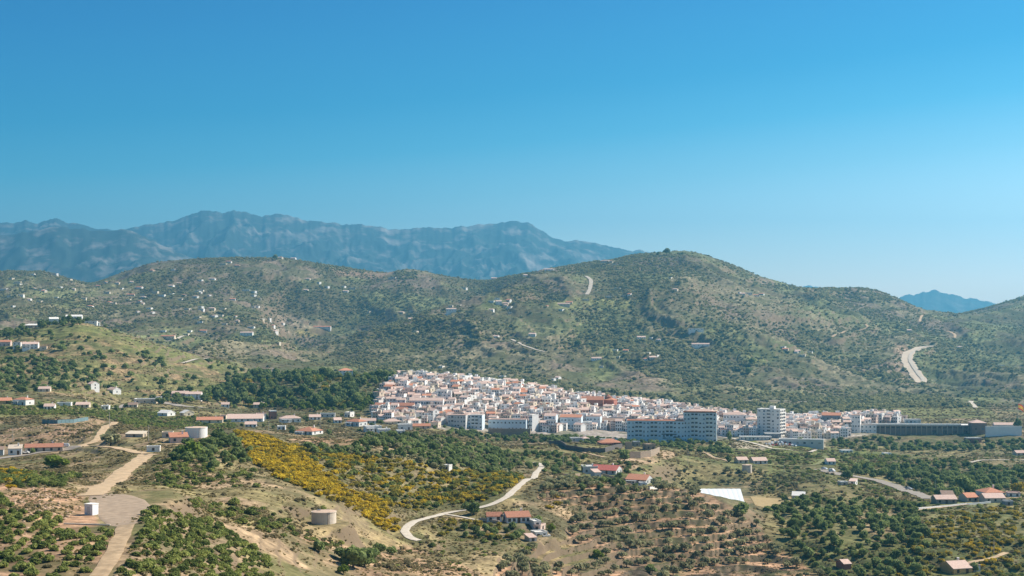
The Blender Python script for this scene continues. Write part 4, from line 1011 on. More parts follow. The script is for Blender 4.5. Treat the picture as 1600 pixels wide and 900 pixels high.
block("town_house", "house", "row of shaded houses with red roof above the pink roofed villa", 893, 670, 36, 18, 10, -12, "shade_blue_plaster", "terracotta_tile", 6, 2, (), "gable")
block("town_house", "house", "pair of blue shaded houses right of the red roofed row", 928, 668, 26, 17, 10, -14, "shade_blue_plaster", "pale_pink_tile", 4, 2, (), "flat")
block("town_house", "house", "dark roofed hall behind the long white single storey hall", 958, 668, 38, 10, 11, -6, "brick_wall", "brown_tile", 5, 1, (), "gable")
block("white_row", "houses row", "long white row with two lines of dark windows at the town's left", 667, 641, 54, 15, 11, -4, "white_plaster", "pale_pink_tile", 12, 2, (), "gable", lo=1200, hi=1500, ww=1.6, wh=1.8)
block("red_row", "houses row", "long low row with dusty red roof at the town's left end", 617, 643, 62, 9, 11, -3, "pink_plaster", "old_brown_tile", 8, 1, (), "gable", lo=1150, hi=1500)
cv = block("convent", "convent", "large red brick convent with long tiled nave in the town's middle", 926, 640, 36, 15, 15, -6, "brick_wall", "old_brown_tile", 6, 1, (), "gable", lo=1350, hi=1600)
ch = block("church_choir", "church", "red brick choir with pointed roof at the right of the convent", 953, 640, 24, 15, 13, -20, "red_plaster", "terracotta_tile", 2, 1, (), "hip", lo=1350, hi=1600)
sp = MB(); sp.cyl(0, 0, 0, 3.0, 3.4, 3.4, 8); sp.cyl(0, 0, 3.0, 6.0, 3.9, 0.1, 8); sp.build("spire", MATS["old_brown_tile"], ch[0], (-2, 0, ch[3]))
block("bell_tower", "tower", "thin white bell tower rising over the upper roofs", 865, 635, 5, 20, 4, -20, "white_plaster", "white_sheet", 1, 3, (), "hip", lo=1350, hi=1600)
block("town_house", "house", "orange roofed house over a dark shaded wall right of the white tower", 1299, 668, 32, 19, 11, -14, "slate_plaster", "terracotta_tile", 5, 2, (), "gable", lo=1200, hi=1500)
block("town_house", "house", "tall blue shaded house left of the long brown hall", 1338, 676, 18, 27, 11, -18, "white_plaster", "pale_pink_tile", 3, 4, (), "flat", lo=1200, hi=1500)
block("town_house", "house", "low white house against the left end of the long brown hall", 1356, 676, 26, 12, 8, -6, "white_plaster", "flat_terrace", 4, 2, (), "flat", lo=1200, hi=1500)
def dress_hall(root, w, dep, H):
    m = MB(); m.box(-w/2-0.3, w*0.28, -dep/2-0.4, -dep/2+1.5, H+0.64, H+1.5); m.build("white_parapet", MATS["white_sheet"], root)
    for k in range(22):
        put("pilaster", win_mesh(0.7, H - 0.4, "tan_slab", 0.35), root, w * (-0.48 + 0.96 * k / 21), -dep/2, H/2)
    for k in range(21):
        put("window", win_mesh(3.2, 1.0), root, w * (-0.457 + 0.96 * k / 21), -dep/2, H - 2.0)
    for k in range(5):
        put("loading_door", win_mesh(5.0, 3.4, "window_glass"), root, w*(0.05+0.09*k), -dep/2, 3.0)
block("industrial_hall", "hall", "very long low brown industrial hall with white parapet at the right", 1448, 680, 176, 15, 20, -3, "brown_hall", "white_sheet", 0, 0, (), "flat", lo=1200, hi=1500, dress=dress_hall)
block("hall_tower", "hall", "brown block with round topped gable at the right end of the long hall", 1527, 680, 24, 19, 14, -3, "brown_hall", "pale_pink_tile", 2, 1, (), "hip", lo=1200, hi=1500, dshift=2)
block("canopy_shed", "shed", "small brown shed with white roof in front of the long brown hall", 1520, 692, 24, 7, 7, 3, "brick_wall", "white_sheet", 2, 1, (), "flat", lo=1150, hi=1450)
block("white_wall", "wall", "white curved boundary wall at the far right of the town", 1568, 681, 58, 14, 2, 5, "white_plaster", "white_sheet", 0, 0, (), "flat", lo=1150, hi=1450)
block("roadside_house", "house", "white house behind the curved boundary wall at the far right", 1570, 672, 36, 8, 9, -8, "white_plaster", "pale_pink_tile", 5, 1, (), "gable", lo=1300, hi=1550)
block("depot", "depot", "low white depot beyond the long brown hall", 1425, 662, 26, 6, 9, -4, "white_plaster", "white_sheet", 4, 1, (), "flat", lo=1440, hi=1800)
block("retaining_terrace", "terrace", "white topped retaining terrace below the town right of the car park", 1252, 697, 70, 10, 8, -14, "grey_plaster", "white_sheet", 6, 1, (), "flat", lo=1100, hi=1400, ww=2.0)
block("school", "school", "pale low school building with white terrace below the town's right part", 1180, 688, 50, 5, 8, -3, "grey_plaster", "white_sheet", 8, 1, (), "flat", lo=1100, hi=1400)

# ------------------------------------------------------------------ town houses
def proto_house(i):
    r_ = random.Random(100 + i)
    w = r_.uniform(5.5, 9.5); dep = r_.uniform(6, 9); st = r_.choice((2, 2, 3, 3)); H = st * 2.8 + 0.3
    tile = i % 5 == 0 or i == 7; wc = ("white_plaster", "white_plaster", "white_plaster", "cream_plaster", "white_plaster", "pink_plaster", "white_plaster", "white_plaster")[i % 8]
    rc = ("pale_pink_tile", "terracotta_tile")[i == 5] if tile else ("flat_terrace", "white_sheet", "pale_pink_tile")[i % 3]
    root = bpy.data.objects.new("town_house", None)
    COL.objects.link(root)
    wall_mesh(w, dep, H, 6).build("wall", MATS[wc], root)
    add_roof("gable" if tile else "flat", root, w, dep, H, MATS[rc], MATS[wc], chimney=False)
    if not tile and i % 2:
        b = MB(); b.box(-1.6, 1.6, -1.5, 1.5, 0, 2.4); b.box(-1.75, 1.75, -1.65, 1.65, 2.41, 2.6); b.build("stair_hut", MATS[wc], root, (w*0.22, dep*0.2, H + 0.19))
    windows(root, w, dep, H, r_.choice((2, 3)), st, 1.15, 1.35, "fr" if i % 2 else "f", dz=2.9)
    return root, w, dep, H, tile, st, wc, rc
PH = [proto_house(i) for i in range(16)]
def copy_tree(o, parent=None):
    c = o.copy(); COL.objects.link(c); c.parent = parent
    for ch_ in CH[o.name]: copy_tree(ch_, c)
    return c
CH = {}
def index_children():
    for o in COL.objects: CH.setdefault(o.name, [])
    for o in COL.objects:
        if o.parent: CH.setdefault(o.parent.name, []).append(o)
for k, ph in enumerate(PH): ph[0].name = "town_house"
index_children()
cand = []
TPOLY = [(580,642),(602,606),(622,594),(640,590),(700,594),(760,600),(830,608),(905,624),(960,632),(1040,640),(1100,648),(1180,657),(1250,660),(1330,655),(1400,655),(1415,660),(1360,664),(1340,670),(1320,684),(1240,688),(1235,680),(1120,682),(1120,676),(1050,676),(985,676),(940,672),(880,674),(860,676),(760,674),(690,662),(640,668),(590,662)]
row = 0; yy = 1200.0
while yy < 1530:
    xx = -190 + rnd.random() * 8
    while xx < 440:
        if rnd.random() > 0.07:
            x = xx + rnd.uniform(-1, 1); y = yy + rnd.uniform(-1.6, 1.6) + 5 * math.sin(xx / 60)
            px = 800 + x / y * F; pr = HY - (gz(x, y) - CAMZ) / y * F
            if in_poly(np.array([px]), np.array([pr]), TPOLY)[0] and all((x-a)**2 + (y-b)**2 > (r_ + 4.5)**2 if r_ < 14 else (abs(x-a) > r_ + 3 or abs(y-b) > 12) for a, b, r_ in KO if b > 1100):
                cand.append((x, y, px, pr))
        xx += rnd.uniform(6.0, 8.6)
    row += 1; yy += 7.9 if row % 5 else 10.5
cand.sort(key=lambda c: c[1])
print("town houses", len(cand))
NEAR = cand[:300]; REST = cand[300:]
used_p = set()
def where(px, pr):
    if px < 690: return "at the town's left"
    if px < 830: return "in the town's left half"
    if px < 905: return "left of the brick convent"
    if px < 1060: return "right of the brick convent"
    if px < 1190: return "beside the tallest blue block"
    return "right of the white tower"
for k, (x, y, px, pr) in enumerate(NEAR):
    i = rnd.randrange(16); ph = PH[i]
    root = ph[0] if i not in used_p else copy_tree(ph[0])
    used_p.add(i)
    root.location = (x, y, gz(x, y)); root.rotation_euler = (0, 0, R(rnd.choice((-32, -18, -10, -4, 6, 16, -40)) + rnd.uniform(-6, 6)))
    s = rnd.uniform(0.78, 1.05); root.scale = (s, s, s * rnd.uniform(0.88, 1.12))
    wcol = {"white_plaster": "white", "cream_plaster": "cream", "pink_plaster": "pinkish"}[ph[6]]
    rf = ("red tiled gable" if ph[7] == "terracotta_tile" else "pale pink tiled gable") if ph[4] else {"flat_terrace": "flat tan terrace", "white_sheet": "flat white terrace", "pale_pink_tile": "flat pink terrace"}[ph[7]]
    tag(root, "%s %s storey house with %s roof %s" % (wcol, {2: "two", 3: "three"}[ph[5]], rf, where(px, pr)), "house", "houses packed in the white town")
for i in range(16):
    if i not in used_p:
        for c in CH[PH[i][0].name]: bpy.data.objects.remove(c)
        bpy.data.objects.remove(PH[i][0])
mm_ = MB()
MMAT = ["white_plaster", "cream_plaster", "pink_plaster", "pale_pink_tile", "terracotta_tile", "flat_terrace", "window_glass", "white_sheet"]
def mass_house(m, x, y, z, r_):
    w, dep = r_.uniform(5.5, 9.5), r_.uniform(6, 9); st = r_.choice((2, 2, 3)); H = st * 2.9 + 0.3
    rz = R(r_.choice((-32, -18, -10, -4, 6, 16, -40)) + r_.uniform(-6, 6)); n0 = len(m.v)
    m.cur = r_.choice((0, 0, 0, 0, 1, 2)); m.box(-w/2, w/2, -dep/2, dep/2, -6, H)
    wc = m.cur
    if r_.random() < 0.24:
        m.cur = r_.choice((3, 3, 3, 3, 3, 3, 4)); m.gable(-w/2, w/2, -dep/2, dep/2, H, dep*0.2)
    else:
        m.cur = r_.choice((5, 7, 7, 0, 3)); m.box(-w/2-.1, w/2+.1, -dep/2-.1, dep/2+.1, H+.01, H+.2)
        m.cur = wc
        for a in ((-w/2-.1,w/2+.1,-dep/2-.1,-dep/2+.12),(-w/2-.1,-w/2+.12,-dep/2+.13,dep/2+.1),(w/2-.12,w/2+.1,-dep/2+.13,dep/2+.1)): m.box(*a, H+.21, H+.75)
        if r_.random() < .5: m.box(w*.1, w*.1+3, 0, 3, H+.21, H+2.7)
    m.cur = 6
    for f in range(st):
        nc = r_.choice((2, 3))
        for c in range(nc):
            xx = -w/2 + w*(c+.5)/nc; m.box(xx-.6, xx+.6, -dep/2-.1, -dep/2+.05, 1+f*2.9, 2.4+f*2.9)
        m.box(w/2-.05, w/2+.1, -.6, .6, 1+f*2.9, 2.4+f*2.9)
    c_, s_ = math.cos(rz), math.sin(rz)
    for j in range(n0, len(m.v)):
        a, b, c = m.v[j]; m.v[j] = (x + a*c_ - b*s_, y + a*s_ + b*c_, z + c)
for (x, y, px, pr) in REST: mass_house(mm_, x, y, gz(x, y), rnd)
tag(mm_.build("upper_town", [MATS[k] for k in MMAT]), "white houses massed on the upper slope of the town", kind="stuff")

TOWN_TREES = [(c[0] + 4, c[1] - 5) for c in cand[::23]]
# ------------------------------------------------------------------ villas scattered over the hills
V_A = [(17,437),(27,443),(50,430),(85,430),(109,438),(6,453),(31,463),(53,452),(93,450),(115,454),(86,466),(61,473),(152,448),(165,443),(183,444),(205,442),(167,459),(237,424),(270,423),(313,439),(330,437),(349,414),(356,410),(370,417),(267,448),(278,444),(242,458),(252,463),(282,469),(287,463),(313,459),(233,483),(215,489),(314,485),(330,484),(348,484),(312,505),(335,496),(345,495),(350,508),(370,503),(394,481),(363,469),(392,513),
       (480,437),(497,443),(478,455),(511,450),(535,449),(550,452),(540,457),(405,469),(402,481),(425,511),(430,517),(577,489),(613,436),(437,404),(458,404),(433,538),(290,524),(296,519),(317,519),(20,480),(45,470),(130,468),(175,475),(140,480),(200,470),(225,462),(190,452)]
V_B = [(700,492),(704,480),(718,479),(777,468),(790,479),(768,486),(795,471),(772,430),(775,528),(823,432),(960,415),(965,452),(975,464),(1055,454),(1048,436),(1018,530),(1030,533),(961,549),(978,550),(966,560),(1020,561),(865,595),(872,593),(1155,459),(1161,461),(1170,460),(1181,463),(1190,461),(1245,552),(1265,552),(1228,548),(1421,518),(1500,544),(1566,573),(725,452),(915,470),(940,575),(690,575),(650,520)]
V_S = [(262,531,22,6.5,"pale blue grey warehouse beside the track on the left hill"),(385,525,20,6,"large pink roofed house right of the warehouse on the left hill"),(503,513,28,3,"long white shed at the end of the brown spur"),
       (857,424,18,4,"long white shed high on the far hill's left crest"),(946,411,14,4,"pink roofed house on the crest of the far hill"),(880,479,22,5,"large pink roofed farm in the middle of the far hill"),
       (1095,542,28,5,"long pink roofed row on the far hill above the tower"),(832,526,12,5,"pink house on the far hill's lower left"),(1002,530,14,4,"pink roofed house low in the middle of the far hill"),
       (1088,516,24,3,"long low white terrace on the far hill's right spur"),(932,563,16,4,"pink roofed house just above the convent on the hill"),(779,476,10,6,"pink roofed house of the left cluster on the far hill"),(790,478,10,5,"white gabled house of the left cluster on the far hill"),
       (705,489,16,7,"ochre and pink farm on the spur between the hills"),(785,592,12,5,"small white house among shrubs behind the upper town"),(955,411,6,4,"tiny white hut near the crest of the far hill")]
r2 = random.Random(5)
def villa(px, py, wpx, hpx, label, group, lo, hi, roofk=None):
    p = pick(px, py, lo, hi); d = p[1]
    dep = r2.uniform(7, 10); rot = r2.choice((-30, -20, -10, 5)) if wpx < 20 else -4
    W = wpx * d / F; w = max(4.5, (W - dep * abs(math.sin(R(rot)))) / math.cos(R(rot))); H = max(2.6, hpx * d / F - 1.2)
    root = empty("hill_villa", (p[0], d + dep/2, p[2] + 0.3), R(rot), label, "house", group)
    wall_mesh(w, dep, H, 8).build("wall", MATS["white_plaster" if r2.random() < .6 else "cream_plaster"], root)
    rk = roofk or r2.choice(("gable", "flat", "hip", "flat"))
    add_roof(rk, root, w, dep, H, MATS[("pale_pink_tile" if "pink" in label or r2.random() < .6 else "terracotta_tile") if rk != "flat" else "white_sheet"], MATS["white_plaster"], chimney=False)
    for c in range(2 if w < 12 else 4):
        put("window", win_mesh(1.4, 1.3), root, -w/2 + w*(c+.5)/(2 if w < 12 else 4), -dep/2, H*0.55)
    KO.append((p[0], d + dep/2, w * 0.7 + 3))
def near_word(px, py, A):
    if A and py >= 445:
        col_ = "left" if px < 130 else "middle" if px < 300 else "right"
        return "on the %s of the left hill's %s slope" % (col_, "upper" if py < 475 else "lower")
    if A:
        return "high on the left hill under its skyline" if py < 445 else "amid the scattered villas of the left hill" if py < 475 else "low on the left hill above the green hill"
    return ("on the far right hill near its crest" if py < 470 else "on the lower half of the far right hill") + (" left of its middle" if px < 1000 else " right of its middle")
r5 = random.Random(31)
for cx_, cy_, n_, sx_, sy_ in ((300,455,5,45,10),(340,500,5,50,18),(60,450,4,45,12),(180,470,5,40,12),(420,505,4,40,14),(250,485,4,40,10),(400,460,3,30,10)):
    for _ in range(n_): V_A.append((cx_ + r5.gauss(0, sx_ * .6), cy_ + r5.gauss(0, sy_ * .6)))
for cx_, cy_, n_ in ((785,478,3),(975,462,4),(1020,555,4),(880,480,3),(1240,550,3),(640,505,3)):
    for _ in range(n_): V_B.append((cx_ + r5.gauss(0, 14), cy_ + r5.gauss(0, 6)))
for px, py in V_A: villa(px, py, r2.uniform(5, 13), r2.uniform(1.8, 3.4), "small white villa " + near_word(px, py, True), "villas scattered over the left hill", 1900, 4200)
for px, py in V_B: villa(px, py, r2.uniform(7, 12), r2.uniform(2, 3), "small white villa " + near_word(px, py, False), "villas scattered over the far right hill", 1900, 4200)
for px, py, w_, h_, lb in V_S: villa(px, py, w_, h_, lb, None, 1740, 4200, "gable" if "pink" in lb or "gabled" in lb else None)
# ------------------------------------------------------------------ plants
def icosphere():
    t = (1 + 5 ** .5) / 2
    v = [(-1,t,0),(1,t,0),(-1,-t,0),(1,-t,0),(0,-1,t),(0,1,t),(0,-1,-t),(0,1,-t),(t,0,-1),(t,0,1),(-t,0,-1),(-t,0,1)]
    f = [(0,11,5),(0,5,1),(0,1,7),(0,7,10),(0,10,11),(1,5,9),(5,11,4),(11,10,2),(10,7,6),(7,1,8),(3,9,4),(3,4,2),(3,2,6),(3,6,8),(3,8,9),(4,9,5),(2,4,11),(6,2,10),(8,6,7),(9,8,1)]
    v = [np.array(p, float) / np.linalg.norm(p) for p in v]
    def sub(v, f):
        v = list(v); cache = {}; out = []
        def mid(a, b):
            k = (min(a, b), max(a, b))
            if k not in cache:
                m = v[a] + v[b]; v.append(m / np.linalg.norm(m)); cache[k] = len(v) - 1
            return cache[k]
        for a, b, c in f:
            ab, bc, ca = mid(a, b), mid(b, c), mid(c, a)
            out += [(a, ab, ca), (b, bc, ab), (c, ca, bc), (ab, bc, ca)]
        return v, out
    v0, f0 = np.array(v), np.array(f)
    v1, f1 = sub(v, f)
    return (v0, f0), (np.array(v1), np.array(f1))
ICO0, ICO1 = icosphere()
def crown_mesh(name, seed, material, lumps=9, leaves=260, leaf=0.17, spread=0.62, lump_r=0.46, flat=0.8, base=0.35, core=0.78, ico=None, tall=1.0, gap=0.0):
    """uneven crown about 2 wide: lumps with a leafy skin of small separate faces"""
    rs_ = np.random.RandomState(seed)
    V = []; T = []; A = []; n = 0
    iv, it = ICO1 if ico is None else ico
    cs = []
    for k in range(lumps):
        a = rs_.rand() * 2 * math.pi; r = spread * math.sqrt(rs_.rand()) if k else 0.05
        zz = rs_.rand()
        c = np.array([r * math.cos(a), r * math.sin(a), base + flat * (0.15 + 0.75 * zz * (1 - 0.45 * r)) * tall])
        lr = lump_r * (0.65 + 0.6 * rs_.rand()) * (1 - 0.3 * r)
        cs.append((c, lr, rs_.rand()))
        w = iv * (1 + 0.35 * (rs_.rand(len(iv), 1) - 0.5)) * lr * core * np.array([1, 1, 0.8]) + c
        V.append(w); T.append(it + n); n += len(w); A.append(np.full(len(w), 0.25 + 0.3 * cs[-1][2]))
    per = max(1, leaves // lumps)
    for c, lr, tone in cs:
        d = rs_.randn(per, 3); d /= np.linalg.norm(d, axis=1)[:, None]
        d[:, 2] = np.where(d[:, 2] < -0.5, -d[:, 2], d[:, 2])
        p = c + d * lr * (0.82 + 0.32 * rs_.rand(per, 1)) * np.array([1, 1, 0.85])
        nrm = d + 0.7 * rs_.randn(per, 3); nrm /= np.linalg.norm(nrm, axis=1)[:, None]
        u = np.cross(nrm, rs_.randn(per, 3)); u /= np.linalg.norm(u, axis=1)[:, None]
        w = np.cross(nrm, u)
        s = leaf * (0.6 + 0.8 * rs_.rand(per, 1))
        q = np.stack([p - u*s - w*s*0.6, p + u*s - w*s*0.5, p + u*s*0.7 + w*s*0.6, p - u*s*0.8 + w*s*0.7], 1).reshape(-1, 3)
        b = np.arange(per) * 4 + n
        T.append(np.concatenate([np.stack([b, b+1, b+2], 1), np.stack([b, b+2, b+3], 1)])); V.append(q); n += len(q)
        A.append(np.repeat(np.clip(0.3 + 0.4 * tone + 0.5 * rs_.rand(per), 0, 1), 4))
    V = np.concatenate(V); T = np.concatenate(T); A = np.concatenate(A)
    me = np_mesh(name, V, T, material)
    at = me.attributes.new("leafv", 'FLOAT', 'POINT'); at.data.foreach_set("value", A[:len(me.vertices)].astype(np.float32))
    return me
def trunk_mesh(name, seed, h=0.6, r=0.07):
    rs_ = np.random.RandomState(seed); m = MB()
    top = np.array([0.08 * rs_.randn(), 0.08 * rs_.randn(), h * 0.6])
    m.tube((0, 0, -0.35), top, r * 1.1, 6)
    for k in range(4):
        a = k * 1.6 + rs_.rand(); e = top + np.array([math.cos(a) * 0.35, math.sin(a) * 0.35, h * 0.6 + 0.15 * rs_.rand()])
        m.tube(top - [0, 0, 0.02], e, r * 0.5, 5)
    return m.mesh(name, mat("bark", (0.14, 0.10, 0.07), 0.25, 3))
LM = {
 "olive": leaf_mat("olive_leaf", (0.172,0.178,0.085), (0.428,0.409,0.219)),
 "carob": leaf_mat("dark_leaf", (0.088,0.130,0.040), (0.299,0.357,0.122)),
 "orchard": leaf_mat("orchard_leaf", (0.113,0.152,0.040), (0.390,0.417,0.119), (0.228,0.272,0.073)),
 "mimosa": leaf_mat("yellow_blossom", (0.276,0.241,0.044), (0.759,0.564,0.044), (0.575,0.414,0.033)),
 "dull": leaf_mat("fading_blossom", (0.166,0.176,0.040), (0.546,0.415,0.051), (0.333,0.293,0.051)),
 "scrub": leaf_mat("scrub_leaf", (0.172,0.155,0.073), (0.428,0.349,0.183)),
 "pine": leaf_mat("pine_needle", (0.088,0.136,0.047), (0.274,0.328,0.112)),
 "lime": leaf_mat("bright_leaf", (0.099,0.149,0.021), (0.236,0.299,0.053)),
 "grass": leaf_mat("weed_leaf", (0.164,0.167,0.053), (0.410,0.321,0.140)),
 "farb": leaf_mat("hill_leaf", (0.124,0.147,0.072), (0.438,0.413,0.196)),
}
PK = {}
def protos(kind, n, **kw):
    sd = sum(map(ord, kind)) * 7
    PK[kind] = [crown_mesh(kind + "_crown", sd + i, LM[kw["leafm"]], **{k: v for k, v in kw.items() if k != "leafm"}) for i in range(n)]
protos("olive", 5, leafm="olive", lumps=10, leaves=420, leaf=0.13, spread=0.6, lump_r=0.40, flat=0.65, base=0.45, core=0.6)
protos("carob", 5, leafm="carob", lumps=12, leaves=520, leaf=0.12, spread=0.62, lump_r=0.45, flat=0.9, base=0.3, core=0.85)
protos("orchard", 5, leafm="orchard", lumps=11, leaves=620, leaf=0.115, spread=0.65, lump_r=0.40, flat=0.7, base=0.12, core=0.72)
protos("mimosa", 5, leafm="mimosa", lumps=11, leaves=520, leaf=0.12, spread=0.68, lump_r=0.38, flat=0.65, base=0.15, core=0.7)
protos("dull", 4, leafm="dull", lumps=11, leaves=480, leaf=0.12, spread=0.68, lump_r=0.38, flat=0.65, base=0.15, core=0.7)
protos("scrub", 4, leafm="scrub", lumps=7, leaves=260, leaf=0.16, spread=0.7, lump_r=0.36, flat=0.45, base=0.05, core=0.6)
protos("pine", 4, leafm="pine", lumps=14, leaves=520, leaf=0.13, spread=0.5, lump_r=0.42, flat=1.5, base=0.4, core=0.82)
protos("lime", 3, leafm="lime", lumps=11, leaves=480, leaf=0.12, spread=0.6, lump_r=0.42, flat=0.9, base=0.3, core=0.8)
protos("grass", 4, leafm="grass", lumps=4, leaves=56, leaf=0.26, spread=0.7, lump_r=0.34, flat=0.3, base=0.0, core=0.35, ico=ICO0)
protos("farb", 5, leafm="farb", lumps=5, leaves=70, leaf=0.24, spread=0.6, lump_r=0.46, flat=0.6, base=0.25, core=0.85, ico=ICO0)
def rock_mesh(name, seed):
    r_ = np.random.RandomState(seed); v, f = ICO1
    w = v * (0.7 + 0.5 * r_.rand(len(v), 1)) * np.array([1.2, 0.9, 0.7]); w = np.round(w * 2.2) / 2.2 * 0.6 + w * 0.4
    me = np_mesh(name, w, f, mat("rock", (0.44, 0.31, 0.21), 0.25, 1.5)); return me
PK["rock"] = [rock_mesh("rock", 300 + i) for i in range(4)]
TRUNKS = [trunk_mesh("trunk", 50 + i) for i in range(4)]
TRUNKS_TALL = [trunk_mesh("trunk", 60 + i, 1.3, 0.06) for i in range(3)]

# planting mask: nothing on roads or inside buildings
KEEP = np.ones((NR, NC), bool)
for nm, surf, hw, ln in ROAD_LINES:
    m_ = ln[:, 1].mean()
    r0, r1 = np.searchsorted(rows, [ln[:, 1].min() - 12, ln[:, 1].max() + 12])
    sub = slice(max(r0, 0), r1)
    rr = hw + 1.2
    for a in ln[::1]:
        q = (np.abs(Y[sub][:, 0] - a[1]) < rr)
        qi = np.nonzero(q)[0]
        if len(qi) == 0: continue
        q0, q1 = qi[0] + sub.start, qi[-1] + 1 + sub.start
        KEEP[q0:q1] &= (np.hypot(X[q0:q1] - a[0], Y[q0:q1] - a[1]) > rr)
        # verge kept mown on the valley side
        fr_ = 14 if nm in ("road", "lane") and m_ < 1150 else 4
        q2 = np.searchsorted(rows, a[1] - fr_)
        KEEP[q2:q1] &= (np.abs(X[q2:q1] - a[0]) > 2.0)
for x_, y_, r_ in KO:
    q0, q1 = np.searchsorted(rows, [y_ - r_ * 1.1, y_ + r_ * 1.1])
    KEEP[q0:q1] &= np.hypot(X[q0:q1] - x_, Y[q0:q1] - y_) > r_
KEEP[(np.hypot((X - YARD[0]) / 9, (Y - YARD[1]) / 42) < 1.0)] = False
KEEP[in_poly(PXG, PY, [(1083,758),(1172,758),(1178,812),(1128,802),(1095,780)]) & drange(600, 1000)] = False
KEEP[in_poly(PXG, PY, [(0,716),(60,709),(120,703),(120,698),(0,698)]) & drange(560, 900)] = False
AREA = np.gradient(D, axis=0) * (PXC[1] - PXC[0]) / F * D
def scatter(mask, dens, mind=0.0, seed=0, maxn=None):
    rs_ = np.random.RandomState(seed)
    lam = np.asarray(mask, float) * KEEP * AREA * dens
    k = rs_.poisson(np.clip(lam, 0, 30))
    i, j = np.nonzero(k)
    rep = k[i, j]; i = np.repeat(i, rep); j = np.repeat(j, rep)
    ii = np.clip(i + rs_.rand(len(i)) - 0.5, 0, NR - 1.01); jj = j + rs_.rand(len(j)) - 0.5
    fi = ii.astype(int); t = ii - fi
    y = rows[fi] * (1 - t) + rows[fi + 1] * t
    x = (PXC[0] + jj * dLC - 800) / F * y
    p = np.stack([x, y], 1); rs_.shuffle(p)
    if mind > 0 and len(p):
        cell = {}; out = []
        for a in p:
            c = (int(a[0] // mind), int(a[1] // mind)); ok = True
            for u in (-1, 0, 1):
                for w in (-1, 0, 1):
                    for b in cell.get((c[0]+u, c[1]+w), ()):
                        if (a[0]-b[0])**2 + (a[1]-b[1])**2 < mind*mind: ok = False; break
                    if not ok: break
                if not ok: break
            if ok: cell.setdefault(c, []).append(a); out.append(a)
        p = np.array(out)
    if maxn: p = p[:maxn]
    return p
def lattice(mask, sx, sy, ang, jit, seed=0, drop=0.08):
    """planted rows: row spacing sy, tree spacing sx, turned by ang degrees"""
    rs_ = np.random.RandomState(seed)
    mk = np.asarray(mask, bool) & KEEP
    i, j = np.nonzero(mk)
    if len(i) == 0: return np.zeros((0, 2))
    xs, ys = X[i, j], Y[i, j]; ca, sa = math.cos(R(ang)), math.sin(R(ang))
    u = xs * ca + ys * sa; v = -xs * sa + ys * ca
    U, W = np.meshgrid(np.arange(u.min(), u.max(), sx), np.arange(v.min(), v.max(), sy))
    U = U + (np.arange(len(W))[:, None] % 2) * sx * 0.5
    U = (U + rs_.randn(*U.shape) * jit).ravel(); W = (W + rs_.randn(*W.shape) * jit * 0.6).ravel()
    x = U * ca - W * sa; y = U * sa + W * ca
    q = (y > 200) & (rs_.rand(len(x)) > drop); x, y = x[q], y[q]
    c = np.round((800 + x / y * F - PXC[0]) / dLC).astype(int); r = np.clip(np.searchsorted(rows, y), 0, NR - 1)
    ok = (c >= 0) & (c < NC); x, y, c, r = x[ok], y[ok], c[ok], r[ok]
    ok = mk[r, c]
    return np.stack([x[ok], y[ok]], 1)

# geometry-node scatter for what nobody could count
def scatter_tree(kind):
    ng = bpy.data.node_groups.new("spread_" + kind, 'GeometryNodeTree')
    ng.interface.new_socket("Geometry", in_out='INPUT', socket_type='NodeSocketGeometry')
    ng.interface.new_socket("Geometry", in_out='OUTPUT', socket_type='NodeSocketGeometry')
    N, L = ng.nodes, ng.links
    gi = N.new("NodeGroupInput"); go = N.new("NodeGroupOutput")
    ip = N.new("GeometryNodeInstanceOnPoints"); jn = N.new("GeometryNodeGeometryToInstance")
    for me in PK[kind]:
        ob = bpy.data.objects.new(me.name + "_shape", me)
        oi = N.new("GeometryNodeObjectInfo"); oi.inputs["Object"].default_value = ob; oi.inputs["As Instance"].default_value = True
        L.new(oi.outputs["Geometry"], jn.inputs[0])
    # joined instances, one picked per point
    jg = N.new("GeometryNodeJoinGeometry")
    for l in list(jn.inputs[0].links):
        L.new(l.from_socket, jg.inputs[0])
    L.new(gi.outputs[0], ip.inputs["Points"]); L.new(jg.outputs[0], ip.inputs["Instance"])
    ip.inputs["Pick Instance"].default_value = True
    def att(nm, ty):
        a = N.new("GeometryNodeInputNamedAttribute"); a.data_type = ty; a.inputs["Name"].default_value = nm
        return a.outputs["Attribute"]
    L.new(att("var", 'INT'), ip.inputs["Instance Index"])
    L.new(att("rot", 'FLOAT_VECTOR'), ip.inputs["Rotation"])
    L.new(att("siz", 'FLOAT_VECTOR'), ip.inputs["Scale"])
    L.new(ip.outputs[0], go.inputs[0])
    N.remove(jn)
    return ng
GN = {}
